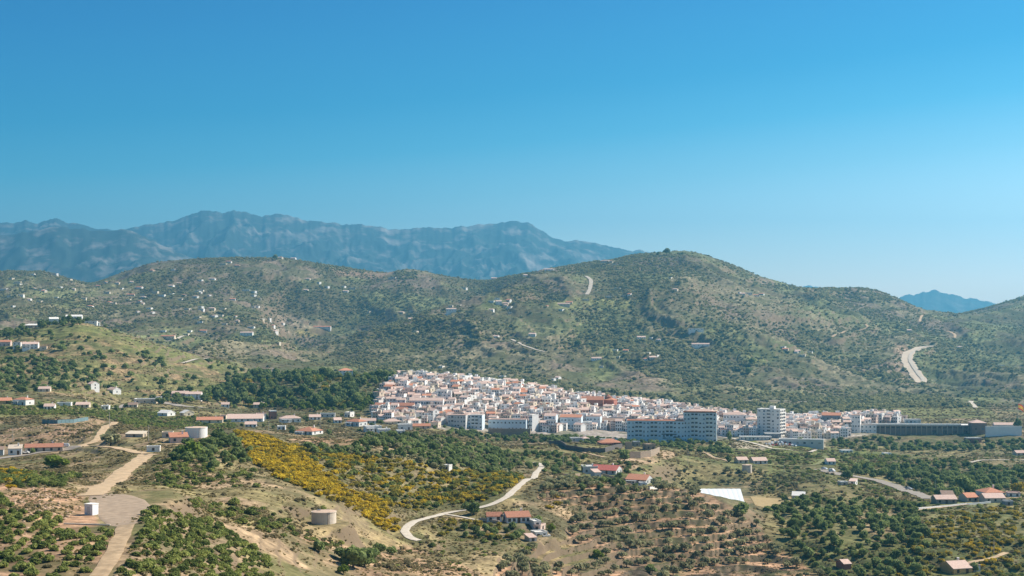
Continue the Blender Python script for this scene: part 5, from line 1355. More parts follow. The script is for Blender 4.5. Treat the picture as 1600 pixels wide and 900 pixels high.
def stuff(name, kind, pts, smin, smax, label, seed=0, zs=1.0, sink=0.08):
    if len(pts) == 0: return
    rs_ = np.random.RandomState(seed)
    pts = np.asarray(pts)
    s = smin + (smax - smin) * rs_.rand(len(pts)) ** 1.5
    z = ground_z(pts[:, 0], pts[:, 1]) + CAMZ - s * sink
    me = bpy.data.meshes.new(name); me.vertices.add(len(pts))
    me.vertices.foreach_set("co", np.stack([pts[:, 0], pts[:, 1], z], 1).astype(np.float32).ravel())
    a = me.attributes.new("var", 'INT', 'POINT'); a.data.foreach_set("value", rs_.randint(0, len(PK[kind]), len(pts)).astype(np.int32))
    a = me.attributes.new("rot", 'FLOAT_VECTOR', 'POINT'); rr = np.zeros((len(pts), 3), np.float32); rr[:, 2] = rs_.rand(len(pts)) * 6.283; a.data.foreach_set("vector", rr.ravel())
    a = me.attributes.new("siz", 'FLOAT_VECTOR', 'POINT')
    sv = np.stack([s, s * (0.85 + 0.3 * rs_.rand(len(s))), s * zs * (0.8 + 0.4 * rs_.rand(len(s)))], 1).astype(np.float32); a.data.foreach_set("vector", sv.ravel())
    o = bpy.data.objects.new(name, me); link(o); tag(o, kind="stuff", label=label)
    if kind not in GN: GN[kind] = scatter_tree(kind)
    md = o.modifiers.new("spread", 'NODES'); md.node_group = GN[kind]
    return o
BUDGET = {}
def place_label(label, sz, ppx, ppy, qx, qy, n):
    """size first, then where in its own grove the plant stands"""
    if n < 12: return label
    pre = "small" if sz < 0.25 else "large" if sz > 0.62 else "middling"
    suf = "at the %s %s" % ("lower" if ppy > qy else "upper", "left" if ppx < qx[0] else "right" if ppx > qx[1] else "middle")
    w = (pre + " " + label).split()
    return " ".join(w + suf.split()) if len(w) <= 12 else " ".join(w)

def plant(name, kind, pts, smin, smax, label, cat, group, stuff_name, stuff_label, limit=300, zs=1.0, seed=0, tall=False, sizes=None, key=None):
    """nearest ones as trees of their own, the remainder as one mass"""
    pts = np.asarray(pts)
    if len(pts) == 0: return
    rs_ = np.random.RandomState(seed + 5)
    pts = pts[np.argsort(pts[:, 1])]
    px = 800 + pts[:, 0] / pts[:, 1] * F
    seen = (px > -15) & (px < 1615)
    key = key or name
    left = min(limit, 300 - BUDGET.get(key, 0))
    idx = np.nonzero(seen)[0][:max(left, 0)]
    BUDGET[key] = BUDGET.get(key, 0) + len(idx)
    solo = np.zeros(len(pts), bool); solo[idx] = True
    tr = TRUNKS_TALL if tall else TRUNKS
    sp_ = pts[solo]
    if len(sp_):
        spx = 800 + sp_[:, 0] / sp_[:, 1] * F; spy = HY - ground_z(sp_[:, 0], sp_[:, 1]) / sp_[:, 1] * F
        qx = np.quantile(spx, [0.33, 0.67]); qy = np.median(spy)
    for (x, y), ppx, ppy in (zip(sp_, spx, spy) if len(sp_) else ()):
        s = smin + (smax - smin) * rs_.rand() ** 1.3
        e = bpy.data.objects.new(name, None); COL.objects.link(e)
        e.location = (x, y, gz(x, y) - 0.05 * s); e.rotation_euler = (0, 0, rs_.rand() * 6.28)
        e.scale = (s, s * (0.9 + 0.2 * rs_.rand()), s * zs * (0.85 + 0.3 * rs_.rand()))
        e["label"] = place_label(label, (s - smin) / (smax - smin), ppx, ppy, qx, qy, len(sp_)); e["category"] = cat; e["group"] = group
        c = bpy.data.objects.new("crown", PK[kind][rs_.randint(len(PK[kind]))]); COL.objects.link(c); c.parent = e
        t = bpy.data.objects.new("trunk", tr[rs_.randint(len(tr))]); COL.objects.link(t); t.parent = e
    if (~solo).any():
        stuff(stuff_name, kind, pts[~solo], smin, smax, stuff_label, seed, zs)
# ------------------------------------------------------------------ what grows where
inF = (PXG > -260) & (PXG < 1860)
nz = fbm(X, Y, 26, 3, 71); nzb = fbm(X, Y, 90, 3, 72); nzh = fbm(X, Y * 0.7, 120, 4, 73)
TREE_WORD = {}
# olives on the terraces
m = zone(OLIVE + [], 380, 720) & inF
m2_ = zone([(860,815),(950,805),(960,860),(900,890),(820,890),(850,850)], 380, 560)
tread = (FRAC[1] > 0.24) & (FRAC[1] < 0.50)
p1 = scatter(m & ~m2_ & tread, 0.22, 3.7, 1)
plant("olive_tree", "olive", p1, 1.9, 3.1, "olive tree on the brown terraces", "olive tree", "olives on the brown terraces",
      "olive_grove", "further olive trees on the terraces", 290, 1.0, 1)
# round dark trees, lower right
m = zone([(1205,800),(1260,780),(1330,780),(1450,790),(1450,905),(1290,905),(1230,850)], 450, 820)
p2 = lattice(m, 6.0, 8.5, -14, 0.8, 2, 0.2)
plant("round_tree", "carob", p2, 1.9, 3.3, "round tree on the lower right slope", "tree", "round dark trees on the lower right slope", "dark_grove", "further dark trees", 150, 1.0, 2, key="round")
m = zone([(1400,850),(1480,800),(1650,790),(1650,905),(1400,905)], 450, 900)
plant("flowering_shrub", "dull", scatter(m & (nz > -0.6), 0.06, 2.6, 3), 1.3, 2.4, "yellow green shrub below the farmstead", "shrub", "yellow shrubs below the farmstead", "shrub_mass", "further yellow green shrubs", 90, 0.9, 3, key="dull")
m = zone([(1500,850),(1575,850),(1570,880),(1520,885)], 400, 700, wob=0.4)
plant("mimosa_bush", "mimosa", scatter(m, 0.08, 2.6, 4), 1.4, 2.2, "bright yellow mimosa bush behind the ochre house", "bush", "mimosas behind the ochre house", "mimosa_mass", "further mimosas", 40, 0.9, 4, key="mimosa")
# grove beside the asphalt road
m = zone([(1320,735),(1380,735),(1450,725),(1650,735),(1650,765),(1580,765),(1545,770),(1500,776),(1455,776),(1400,752),(1350,744)], 800, 1150)
plant("grove_tree", "carob", scatter(m, 0.022, 4.6, 5), 2.2, 3.9, "tree in the grove beyond the road", "tree", "grove beyond the curving road", "dark_grove", "further trees of the grove", 140, 1.0, 5, key="round")
# mimosa band
m = zone([(370,675),(425,685),(450,700),(500,735),(560,770),(600,785),(635,830),(610,832),(560,800),(500,775),(440,745),(395,720)], 420, 760, wob=0.7)
plant("mimosa_bush", "mimosa", scatter(m, 0.17, 1.9, 6), 1.6, 2.6, "mimosa in the diagonal yellow band", "bush", "mimosas in the diagonal yellow band", "mimosa_mass", "further mimosas of the band", 240, 0.85, 6, key="mimosa")
m = zone([(440,695),(560,712),(700,735),(780,738),(815,745),(800,765),(760,785),(650,797),(610,790),(560,765),(500,730)], 450, 800, wob=0.8)
pm = scatter(m, 0.13, 2.7, 7)
half = np.random.RandomState(3).rand(len(pm)) < 0.5
plant("flowering_shrub", "dull", pm[half], 1.6, 2.9, "faded yellow shrub on the middle slope", "shrub", "fading shrubs on the middle slope", "shrub_mass", "further fading shrubs", 150, 0.85, 7, key="dull")
pm = pm[~half]; h2 = np.random.RandomState(4).rand(len(pm)) < 0.55
stuff("mimosa_thicket", "mimosa", pm[h2], 1.4, 2.6, "scattered yellow mimosas in the shrub slope", 8, 0.85)
plant("evergreen_shrub", "orchard", pm[~h2], 1.4, 2.5, "green shrub among the yellow bushes", "shrub", "green shrubs among the yellow bushes", "shrub_thicket", "further green shrubs", 80, 0.9, 9, key="evergreen")
m = zone([(690,812),(800,815),(800,845),(690,845),(660,840)], 420, 600, wob=0.5)
plant("flowering_shrub", "dull", scatter(m & (nz > 0), 0.06, 2.6, 10), 1.3, 2.2, "yellow green shrub under the bend of the concrete track", "shrub", "shrubs under the track bend", "shrub_mass", "further shrubs", 40, 0.9, 10, key="dull")
plant("hedge_tree", "carob", scatter(zone([(710,825),(815,822),(812,846),(720,846)], 420, 600, wob=0.5), 0.06, 3.0, 11), 1.5, 2.5, "dark tree in the hedge left of the old farmhouse", "tree", "hedge left of the old farmhouse", "dark_grove", "further", 30, 1.0, 11, key="round")
m = zone([(0,730),(50,735),(45,765),(0,765)], 350, 700, wob=0.4) | zone([(845,770),(880,775),(870,800),(840,795)], 430, 700, wob=0.4) | zone([(745,745),(780,745),(775,765),(750,765)], 450, 800, wob=0.3)
plant("mimosa_bush", "mimosa", scatter(m, 0.02, 3.0, 12), 1.5, 2.3, "lone yellow mimosa bush away from the band", "bush", "stray mimosas", "mimosa_mass", "x", 20, 0.9, 12, key="mimosa")
# dark trees above the mimosas
m = zone([(470,700),(545,705),(575,683),(640,683),(700,688),(770,705),(815,722),(790,742),(700,738),(620,728),(560,716),(490,712)], 600, 1000, wob=0.6)
plant("wild_olive", "carob", scatter(m, 0.036, 3.8, 13), 1.8, 3.2, "dark tree above the yellow slope", "tree", "dark tree belt above the yellow slope", "tree_belt", "further trees of the belt", 230, 1.0, 13, key="belt")
plant("wild_olive", "olive", scatter(m, 0.016, 4.5, 14), 1.6, 2.8, "silvery tree above the yellow slope", "tree", "silvery trees in the belt", "olive_grove", "more olives", 60, 1.0, 14, key="belt")
# orchard rows at the lower left
m = (zone([(-520,825),(125,822),(180,835),(165,870),(135,905),(-520,905)], 230, 360, wob=0.3) | zone([(-520,775),(0,775),(30,800),(125,812),(60,835),(-520,835)], 270, 430, wob=0.3))
p = lattice(m, 2.9, 4.6, 28, 0.55, 20, 0.12)
plant("orchard_tree", "orchard", p, 1.15, 1.85, "orchard tree left of the dirt track", "orchard tree", "orchard left of the dirt track", "orchard_mass", "further orchard trees", 130, 0.85, 20, key="orchard")
m = zone([(225,790),(275,800),(330,815),(405,860),(430,905),(178,905),(215,830)], 240, 430, wob=0.3)
p = lattice(m, 2.7, 3.9, -35, 0.5, 21, 0.1)
plant("orchard_tree", "orchard", p, 1.15, 1.9, "orchard tree right of the dirt track", "orchard tree", "orchard right of the dirt track", "orchard_mass", "further orchard trees", 170, 0.85, 21, key="orchard")
# left slope shrubs, hedges
m = zone([(-100,735),(130,742),(110,764),(0,768),(-100,768)], 350, 720, wob=0.5)
plant("hedge_bush", "orchard", scatter(m & (nz > -0.4), 0.09, 2.4, 22), 1.3, 2.4, "bush above the pink earth bank", "bush", "thicket above the earth bank", "shrub_thicket", "further bushes", 90, 0.9, 22, key="evergreen")
m = zone([(240,715),(480,760),(470,800),(430,860),(300,800),(240,770)], 300, 700, wob=0.6)
plant("hillside_bush", "orchard", scatter(m & (nz > 0.0), 0.02, 3.0, 23), 1.2, 2.4, "bush left of the concrete tank", "bush", "bushes on the rough slope", "shrub_thicket", "further bushes", 90, 0.9, 23, key="hillside")
m = zone([(290,690),(380,685),(400,720),(330,735),(270,715)], 480, 800, wob=0.6)
plant("garden_tree", "carob", scatter(m & (nz > -0.3), 0.03, 3.6, 24), 1.5, 2.8, "tree below the pink farmhouse", "tree", "trees below the pink farmhouse", "dark_grove", "further trees", 60, 1.0, 24, key="round")
# tank spur
m = zone([(400,790),(470,770),(560,790),(690,850),(690,880),(560,905),(400,905)], 350, 560, wob=0.5)
plant("hillside_bush", "scrub", scatter(m & (nz > -0.1), 0.05, 2.2, 25), 0.9, 1.9, "scrubby bush around the concrete tank", "bush", "scrub on the tank spur", "scrub_mass", "further scrub", 120, 0.9, 25, key="scrubby")
# cultivated field trees left, behind the fence
m = zone([(140,632),(370,658),(370,670),(210,670),(170,654),(100,648),(-50,648),(-50,636)], 820, 1200, wob=0.4)
plant("field_tree", "orchard", lattice(m, 4.5, 7, 10, 0.8, 26, 0.1), 1.5, 2.4, "fruit tree behind the blue fence", "fruit tree", "fruit trees behind the fence", "orchard_mass", "more", 200, 0.8, 26, key="field")
# green hill shrubs
m = zone(LG, 1150, 1760)
plant("hill_tree", "carob", scatter(m & (nzb > 0.0), 0.0024, 7, 27), 2.4, 4.6, "dark tree on the left green hill", "tree", "dark trees on the left green hill", "dark_grove", "more", 150, 0.9, 27, key="ghill")
plant("hill_tree", "carob", scatter(zone([(-520,560),(60,555),(160,590),(200,612),(-520,612)], 1100, 1700), 0.011, 5, 28), 2.2, 4.2, "tree at the green hill's foot", "tree", "thicket at the foot of the green hill", "dark_grove", "more", 130, 0.9, 28, key="ghill")
plant("garden_tree", "pine", scatter(zone([(-40,495),(60,492),(165,490),(165,505),(60,515),(40,525),(-40,535)], 1350, 1900, wob=0.3), 0.008, 6, 29), 3.0, 5.0, "garden tree around the hilltop mansion", "tree", "garden trees of the hilltop houses", "dark_grove", "more", 60, 0.9, 29, key="ghg")
# the dark wood left of the town
m = (fbm(X, Y, 34, 3, 91) > -0.22) & zone([(350,596),(440,578),(520,582),(610,582),(615,598),(600,608),(575,640),(400,636),(320,634),(330,606)], 1220, 1780, wob=2.2)
pw = scatter(m, 0.019, 4.2, 30); hw_ = np.random.RandomState(8).rand(len(pw))
plant("wood_tree", "lime", pw[hw_ > 0.78], 3.0, 5.2, "bright crown in the dark wood", "tree", "bright crowns in the dark wood", "x", "x", 60, 1.0, 44, key="lime")
plant("wood_tree", "dull", pw[(hw_ > 0.56) & (hw_ <= 0.78)], 3.0, 5.6, "brownish crown in the dark wood", "tree", "brownish crowns in the dark wood", "x", "x", 70, 1.1, 45, key="brownish")
plant("pine_tree", "pine", pw[hw_ <= 0.56], 2.6, 6.6, "pine in the dark wood", "pine tree", "dark wood left of the town", "pine_wood", "further pines", 240, 1.0, 30, tall=True, key="pine")
plant("poplar_tree", "lime", scatter(zone([(400,628),(640,632),(600,645),(400,640)], 1100, 1500, wob=0.3), 0.012, 6, 31), 2.4, 4.2, "pale tree below the dark wood", "tree", "pale trees at the foot of the wood", "pale_wood", "more", 50, 1.1, 31, key="lime")
plant("pine_tree", "pine", scatter(zone([(560,575),(612,572),(620,590),(560,592)], 1400, 1700, wob=0.2), 0.02, 5, 32), 4.0, 6.5, "black green pine beside the cream keep", "pine tree", "pines beside the keep", "pine_wood", "more", 20, 1.0, 32, tall=True, key="pine")
plant("garden_tree", "carob", scatter(zone([(280,610),(300,612),(300,632),(280,630)], 1000, 1500, wob=0.2) | zone([(250,618),(285,618),(285,632),(250,632)], 1000, 1500, wob=.2), 0.02, 5, 33), 3.0, 5.0, "dark tree before the long white house", "tree", "trees before the long white house", "dark_grove", "more", 12, 1.0, 33, key="ghg")
# trees under the long brown hall and the valley right of it
m = zone([(1300,690),(1400,682),(1530,690),(1650,680),(1650,705),(1400,705),(1300,700)], 1150, 1420, wob=0.4)
plant("slope_tree", "carob", scatter(m, 0.018, 5, 34), 2.2, 4.0, "tree under the long brown hall", "tree", "trees under the long brown hall", "dark_grove", "more", 130, 0.95, 34, key="slope")
m = zone([(1050,690),(1130,695),(1150,712),(1090,708),(1040,700)], 900, 1250, wob=0.4) | zone([(960,688),(1060,692),(1060,700),(960,694)], 950, 1250, wob=0.4)
plant("slope_tree", "carob", scatter(m, 0.02, 4.5, 35), 1.8, 3.2, "tree below the apartment block", "tree", "trees below the apartment block", "dark_grove", "more", 60, 0.95, 35, key="slope")
m = zone([(1230,710),(1400,710),(1450,722),(1330,738),(1280,735),(1200,745),(1180,735)], 880, 1300, wob=0.5)
plant("valley_bush", "orchard", scatter(m & (nz > -0.2), 0.012, 4.5, 36), 1.6, 3.0, "bush below the car park", "bush", "bushes below the car park", "shrub_thicket", "more", 120, 0.9, 36, key="valley")
m = zone([(1040,735),(1200,730),(1290,745),(1260,775),(1170,770),(1060,760)], 700, 1100, wob=0.5)
plant("valley_bush", "olive", scatter(m & (nz > -0.3), 0.024, 3.6, 37), 1.4, 2.4, "olive bush around the greenhouse", "bush", "bushes around the greenhouse", "olive_grove", "more", 130, 0.9, 37, key="valley")
m = zone([(690,705),(830,700),(900,715),(1060,735),(900,742),(850,745),(820,735)], 750, 1150, wob=0.5)
plant("garden_tree", "carob", scatter(m & (nz > 0.0), 0.016, 4.5, 38), 1.6, 2.8, "tree before the walled villa", "tree", "trees in front of the walled villa", "dark_grove", "more", 90, 0.95, 38, key="garden")
plant("garden_tree", "carob", scatter(zone([(850,662),(960,668),(970,690),(860,690)], 950, 1250, wob=0.4) & (nz > -0.3), 0.022, 4.5, 39), 1.8, 3.4, "tree under the pale town blocks", "tree", "garden trees under the town blocks", "dark_grove", "more", 70, 0.95, 39, key="garden")
m = zone([(880,748),(940,748),(1000,765),(990,772),(880,765)], 550, 800, wob=0.4)
plant("shade_tree", "carob", scatter(m, 0.045, 3.4, 40), 1.5, 2.6, "tree before the crimson roofed house", "tree", "trees before the crimson roofed house", "dark_grove", "more", 60, 0.95, 40, key="garden")
plant("slope_tree", "carob", scatter(zone([(695,672),(990,692),(990,697),(700,690)], 1050, 1300, wob=0.3), 0.012, 5, 41), 2.0, 3.4, "tree at the town's lower edge", "tree", "trees at the town's foot", "dark_grove", "more", 80, 0.95, 41, key="slope")

# green thickets loose over the near slopes
m = zone([(240,715),(400,690),(480,760),(640,860),(620,905),(400,905),(420,840),(300,800),(230,760)], 260, 700)
stuff("slope_thicket", "orchard", scatter(m & (nz > 0.05), 0.05, 0, 60), 0.7, 1.7, "low green thicket over the slope around the concrete tank", 60, 0.8)
m = zone([(640,840),(960,850),(960,905),(720,905)], 360, 600)
stuff("slope_thicket", "orchard", scatter(m & (nz > 0.0), 0.05, 0, 61), 0.6, 1.6, "low green thicket under the straw field", 61, 0.8)
m = zone([(1180,700),(1650,700),(1650,905),(1280,905),(1200,780)], 450, 1300)
stuff("valley_thicket", "orchard", scatter(np.clip(nz + 0.3, 0, 1) * m, 0.035, 0, 62), 0.8, 2.2, "mixed green thicket across the right valley", 62, 0.8)
m = zone([(-100,715),(240,715),(200,760),(140,770),(0,765),(-100,770)], 350, 720)
stuff("slope_thicket", "scrub", scatter(m & (nz > -0.15), 0.07, 0, 63), 0.7, 1.8, "brown and green scrub under the lane", 63, 0.8)

gt = []
for h_, p_ in zip(HOUSES, SITES):
    if p_[1] < 1350 and h_[1] in ("house", "villa", "farmhouse", "cottage"):
        w_ = h_[4] * p_[1] / F / 2
        for sx in (-1, 1):
            if rnd.random() < 0.62: gt.append((p_[0] + sx * (w_ + 3.2), p_[1] + rnd.uniform(2, 7)))
plant("garden_tree", "carob", gt, 1.6, 3.0, "garden tree beside a valley house", "tree", "garden trees beside the valley houses", "x", "x", 90, 1.1, 46, key="hgarden")
# single trees that stand out
def one(name, kind, px, py, s, label, lo, hi, zs=1.0, cat="tree", tall=False):
    p = pick(px, py, lo, hi); i = rnd.randrange(len(PK[kind]))
    e = empty(name, (p[0], p[1], p[2] - 0.1), rnd.random() * 6, label, cat); e.scale = (s, s, s * zs)
    c = bpy.data.objects.new("crown", PK[kind][i]); link(c, e)
    t = bpy.data.objects.new("trunk", (TRUNKS_TALL if tall else TRUNKS)[i % 3]); link(t, e)
one("round_tree", "lime", 87, 730, 6.0, "bright green round tree on the slope below the row house", 420, 720, 0.62)
one("garden_tree", "lime", 298, 713, 6.0, "bright green bushy tree below the pink farmhouse", 480, 760, 0.75)
one("umbrella_pine", "carob", 344, 690, 5.0, "flat topped dark tree right of the round water tank", 560, 900, 0.9, tall=True)
one("round_tree", "carob", 356, 698, 3.4, "dark round tree just under the flat topped tree", 560, 900, 1.1)
one("broad_tree", "olive", 172, 697, 6.2, "broad grey green tree at the fork of the tracks", 560, 860, 0.8)
for k, (x_, y_, s_, z_) in enumerate([(552,888,4.4,1.05),(571,886,4.0,1.1),(535,876,3.0,0.9),(590,868,3.0,1.0),(613,866,2.2,0.9),(497,862,2.1,1.2)]):
    one("dense_tree", "carob", x_, y_, s_, ["tallest dark tree of the clump below the concrete tank","dark tree forming the right of the clump below the tank","low dark tree at the left of the clump below the tank","lighter tree behind the clump below the tank","dark round bush at the right end of the clump below the tank","small upright tree left of the clump below the tank"][k], 340, 520, z_)
one("lime_bush", "lime", 536, 897, 2.0, "bright green bush in front of the dark tree clump at the bottom edge", 330, 480, 1.0)
one("lime_bush", "lime", 862, 832, 2.2, "lime green bush right of the white basin", 420, 620, 1.3)
one("lime_bush", "lime", 934, 872, 2.8, "bright green bush in the hollow under the straw field", 420, 620, 0.9)
one("hollow_tree", "carob", 1018, 893, 2.6, "dark tree in the hollow at the bottom edge under the olives", 400, 560, 1.0)
one("pine_tree", "carob", 1161, 806, 4.6, "big dark pine at the greenhouse's right corner", 560, 720, 1.0)
one("pine_tree", "pine", 975, 722, 4.8, "dark leaning tree in front of the walled yard", 740, 1000, 0.85)
one("roadside_tree", "carob", 740, 803, 3.4, "dark tree on the concrete track at its lower bend", 450, 700, 1.1)
one("roadside_tree", "carob", 728, 796, 2.4, "smaller dark tree left of the track side tree", 450, 700, 1.0)
one("roadside_tree", "carob", 1325, 748, 4.4, "dark broad tree beside the asphalt road's start", 760, 1100, 0.9)
one("big_tree", "carob", 1508, 772, 7.2, "tallest dark tree behind the orange barn", 700, 1050, 1.1)
one("bare_tree", "dull", 1592, 770, 5.6, "brown leafless tree at the right edge behind the farmstead", 700, 1100, 1.3)
one("round_tree", "carob", 690, 652, 5.0, "round dark tree standing at the town's lower left corner", 1000, 1300, 0.9)
one("palm_tree", "carob", 1251, 695, 3.4, "small dark tree on the retaining terrace by the car park", 1080, 1400, 1.4)
one("roof_tree", "pine", 1590, 676, 4.6, "dark cypress under the flag at the right edge", 1200, 1500, 1.5)
one("town_tree", "pine", 1160, 665, 4.4, "dark tree behind the row of arched flats", 1250, 1520, 1.3)
one("town_tree", "pine", 1140, 690, 3.2, "dark tree left of the white tower's forecourt", 1100, 1400, 1.5)
one("hill_tree", "carob", 97, 548, 6.5, "round dark tree in the middle of the green hill's face", 1300, 1760, 0.85)
one("hill_tree", "carob", 228, 555, 5.0, "leaning dark tree on the green hill's right shoulder", 1300, 1760, 0.9)
one("hill_tree", "carob", 251, 566, 5.5, "dark pair of crowns right of the green hill's centre", 1300, 1760, 0.9)
one("hill_tree", "pine", 1176, 571, 9, "big dark tree alone on the far hill above the white tower", 1900, 3300, 0.75)
one("hill_tree", "pine", 1170, 584, 8, "dark tree just under the big lone tree of the far hill", 1900, 3300, 0.7)
one("hill_tree", "pine", 903, 543, 8, "large dark tree on the far hill among red roofs", 1900, 3300, 0.85)
for k, x_ in enumerate((1028, 1042, 1066)):
    one("skyline_tree", "pine", x_, 399, (6, 11, 5)[k], ("small tree on the highest hilltop left of the tallest one", "tallest round tree on the skyline of the highest hill", "low tree at the very summit of the highest hill")[k], 3000, 4100, 0.8)
one("skyline_tree", "pine", 430, 407, 9, "dark tree on the skyline of the left hill", 3400, 4200, 0.9)

tt = np.array(TOWN_TREES)
plant("town_tree", "carob", tt, 2.0, 3.4, "tree between the white town houses", "tree", "trees between the town houses", "x", "x", 80, 1.1, 42, key="town")
tt = scatter(zone([(590,604),(640,588),(760,594),(905,618),(1100,640),(1180,650),(1400,648),(1410,656),(1180,660),(1040,642),(900,628),(760,602),(640,598),(600,612)], 1350, 1600, wob=0.3), 0.006, 5, 43)
plant("town_tree", "carob", tt, 2.0, 3.6, "tree along the town's upper edge", "tree", "trees along the town's upper edge", "x", "x", 70, 1.0, 43, key="town")
# rubble on the cut banks and round the yard
yx, yy_ = PXG, PY
ring = in_poly(yx, yy_, [(205,771),(232,778),(244,792),(240,806),(226,816),(214,824),(212,818),(228,806),(230,794),(222,784)]) & drange(250, 460)
bank = zone([(-100,770),(0,768),(60,765),(125,772),(150,822),(110,828),(60,830),(-100,840)], 250, 470)
stuff("rubble", "rock", scatter(ring * 1.2 + bank * (0.15 + (nz > 0) * 0.4), 0.6, 0, 70), 0.12, 0.7, "loose pink stones on the cut bank and yard rim", 70, 1.0)
bank2 = zone([(90,655),(160,655),(150,690),(60,700),(-200,705),(-200,675),(60,668)], 600, 900) | zone([(180,830),(185,905),(130,905),(150,860)], 220, 380, wob=0.3) | zone([(470,690),(560,700),(540,712)], 600, 760)
stuff("rubble", "rock", scatter(bank2 * (0.2 + (nz > 0) * 0.5), 0.14, 0, 71), 0.2, 0.9, "loose stones on the cut banks by the lane", 71, 1.0)

# ------------------------------------------------------------------ masses nobody could count
vis = VIS & inF
m = vis & drange(1760, 4250)
gul = smooth01((0.15 - G0) / 0.4)
dm = np.clip(0.25 + 0.8 * nzh + 0.8 * gul, 0.05, 1.8) * m
stuff("hill_scrub", "farb", scatter(dm, 0.017, 0, 50), 1.6, 4.6, "dark scrub and small trees covering the far hills", 50, 0.8)
stuff("hill_heath", "grass", scatter(np.clip(0.7 + nzh, 0.2, 1.5) * (vis & drange(1760, 4250)), 0.020, 0, 58), 1.2, 2.8, "fine low heath over the far hills", 58, 0.7)
m = vis & drange(1760, 2700) & (PXG > 560)
stuff("hill_woodland", "farb", scatter(np.clip(0.3 + 1.4 * nzh, 0, 1.4) * m, 0.008, 0, 51), 3.0, 6.0, "dark thickets low on the hill behind the town", 51, 0.8)
m = zone([(590,600),(700,592),(800,602),(1000,632),(1180,648),(1400,650),(1400,640),(1180,634),(950,610),(800,590),(600,578)], 1500, 2300, wob=0.3)
stuff("back_woodland", "farb", scatter(m, 0.010, 0, 52), 3.2, 6.0, "dark trees closing the back of the town", 52, 0.9)
m = (blur(zone([(620,440),(650,436),(652,424),(620,424)], 2800, 4200), 1) + zone([(1300,450),(1390,462),(1400,475),(1300,470),(1270,460)], 3000, 4200) * 0.8)
stuff("ridge_wood", "farb", scatter(m, 0.012, 0, 53), 3.5, 6.5, "dark wood patches on the ridges", 53, 0.8)
m = vis & drange(760, 1780)
dm = np.clip(0.6 + nz, 0.15, 1.3) * m * (~in_poly(PXG, PY, TOWN)) * np.where(in_poly(PXG, PY, LG), 0.35, 1.0)
stuff("valley_scrub", "scrub", scatter(dm, 0.026, 0, 54), 0.9, 2.2, "rough scrub over the valley slopes", 54, 0.9)
m = vis & drange(220, 780)
m_olz = np.where(in_poly(PXG, PY, OLIVE), 0.25, 1.0)
dm = np.clip(0.45 + nz, 0.08, 1.2) * m * m_olz
stuff("slope_scrub", "scrub", scatter(dm, 0.075, 0, 55), 0.4, 1.3, "low scrub over the near slopes", 55, 0.9)
dm = np.clip(0.75 + nz, 0.15, 1.5) * (vis & drange(220, 620)) * (0.3 + 0.7 * m_olz)
rim = in_poly(PXG, PY, [(240,775),(330,790),(330,830),(240,815)]) | in_poly(PXG, PY, [(440,790),(490,800),(490,840),(440,840)])
stuff("slope_thicket", "scrub", scatter(rim & vis & drange(250, 560), 0.12, 0, 64), 0.5, 1.3, "scrub on the banks around yard and tank", 64, 0.8)
stuff("rough_grass", "grass", scatter(dm, 0.38, 0, 56), 0.25, 0.75, "tufts of dry grass and weeds on the near slopes", 56, 0.9)
dm = np.clip(0.7 + nz, 0.15, 1.5) * (vis & drange(620, 1500)) * (~in_poly(PXG, PY, TOWN))
stuff("valley_grass", "grass", scatter(dm, 0.06, 0, 57), 0.5, 1.3, "tufts of grass across the valley fields", 57, 0.9)
# ------------------------------------------------------------------ container hut on the yard
mat("hut_panel", (0.72, 0.72, 0.72), 0.05, 1.5); mat("tank_concrete", (0.62, 0.53, 0.43), 0.10, 0.8); mat("tank_top", (0.60, 0.44, 0.33), 0.1, 0.8)
p = SHED_P
hut = empty("container_hut", (p[0], p[1] + 1, p[2] - 0.1), R(-24), "white metal site cabin standing at the edge of the gravel yard", "cabin")
m = MB(); m.box(-1.25, 1.25, -1.1, 1.1, 0, 2.75)
for k in range(9): m.box(-1.2 + k*0.28, -1.12 + k*0.28, -1.13, -1.101, 0.1, 2.65)
m.build("panel_wall", MATS["hut_panel"], hut)
MB().box(-1.35, 1.35, -1.2, 1.2, 2.76, 2.9).build("roof", MATS["white_sheet"], hut)
dr = MB().box(-0.45, 0.45, -1.17, -1.14, 0.12, 2.2).build("door", MATS["grey_plaster"], hut)
MB().box(0.3, 0.36, -1.21, -1.18, 1.0, 1.2).build("handle", MATS["dark_metal"], dr)
sl = MB().box(-2.6, 2.0, -2.4, 1.6, -0.5, 0.08); sl.build("slab", MATS["concrete"], hut)
kerb = MB()
a = pick(100, 819, 240, 400); b = pick(172, 821, 240, 400)
kr = MB(); kr.quadbox([(a[0],a[1]-.25,a[2]-.8),(b[0],b[1]-.25,b[2]-.8),(b[0],b[1]+.25,b[2]-.8),(a[0],a[1]+.25,a[2]-.8),(a[0],a[1]-.25,a[2]+.28),(b[0],b[1]-.25,b[2]+.28),(b[0],b[1]+.25,b[2]+.28),(a[0],a[1]+.25,a[2]+.28)])
tag(kr.build("kerb_wall", MATS["concrete"]), "low pale concrete kerb running left from the dirt track under the yard", "wall")

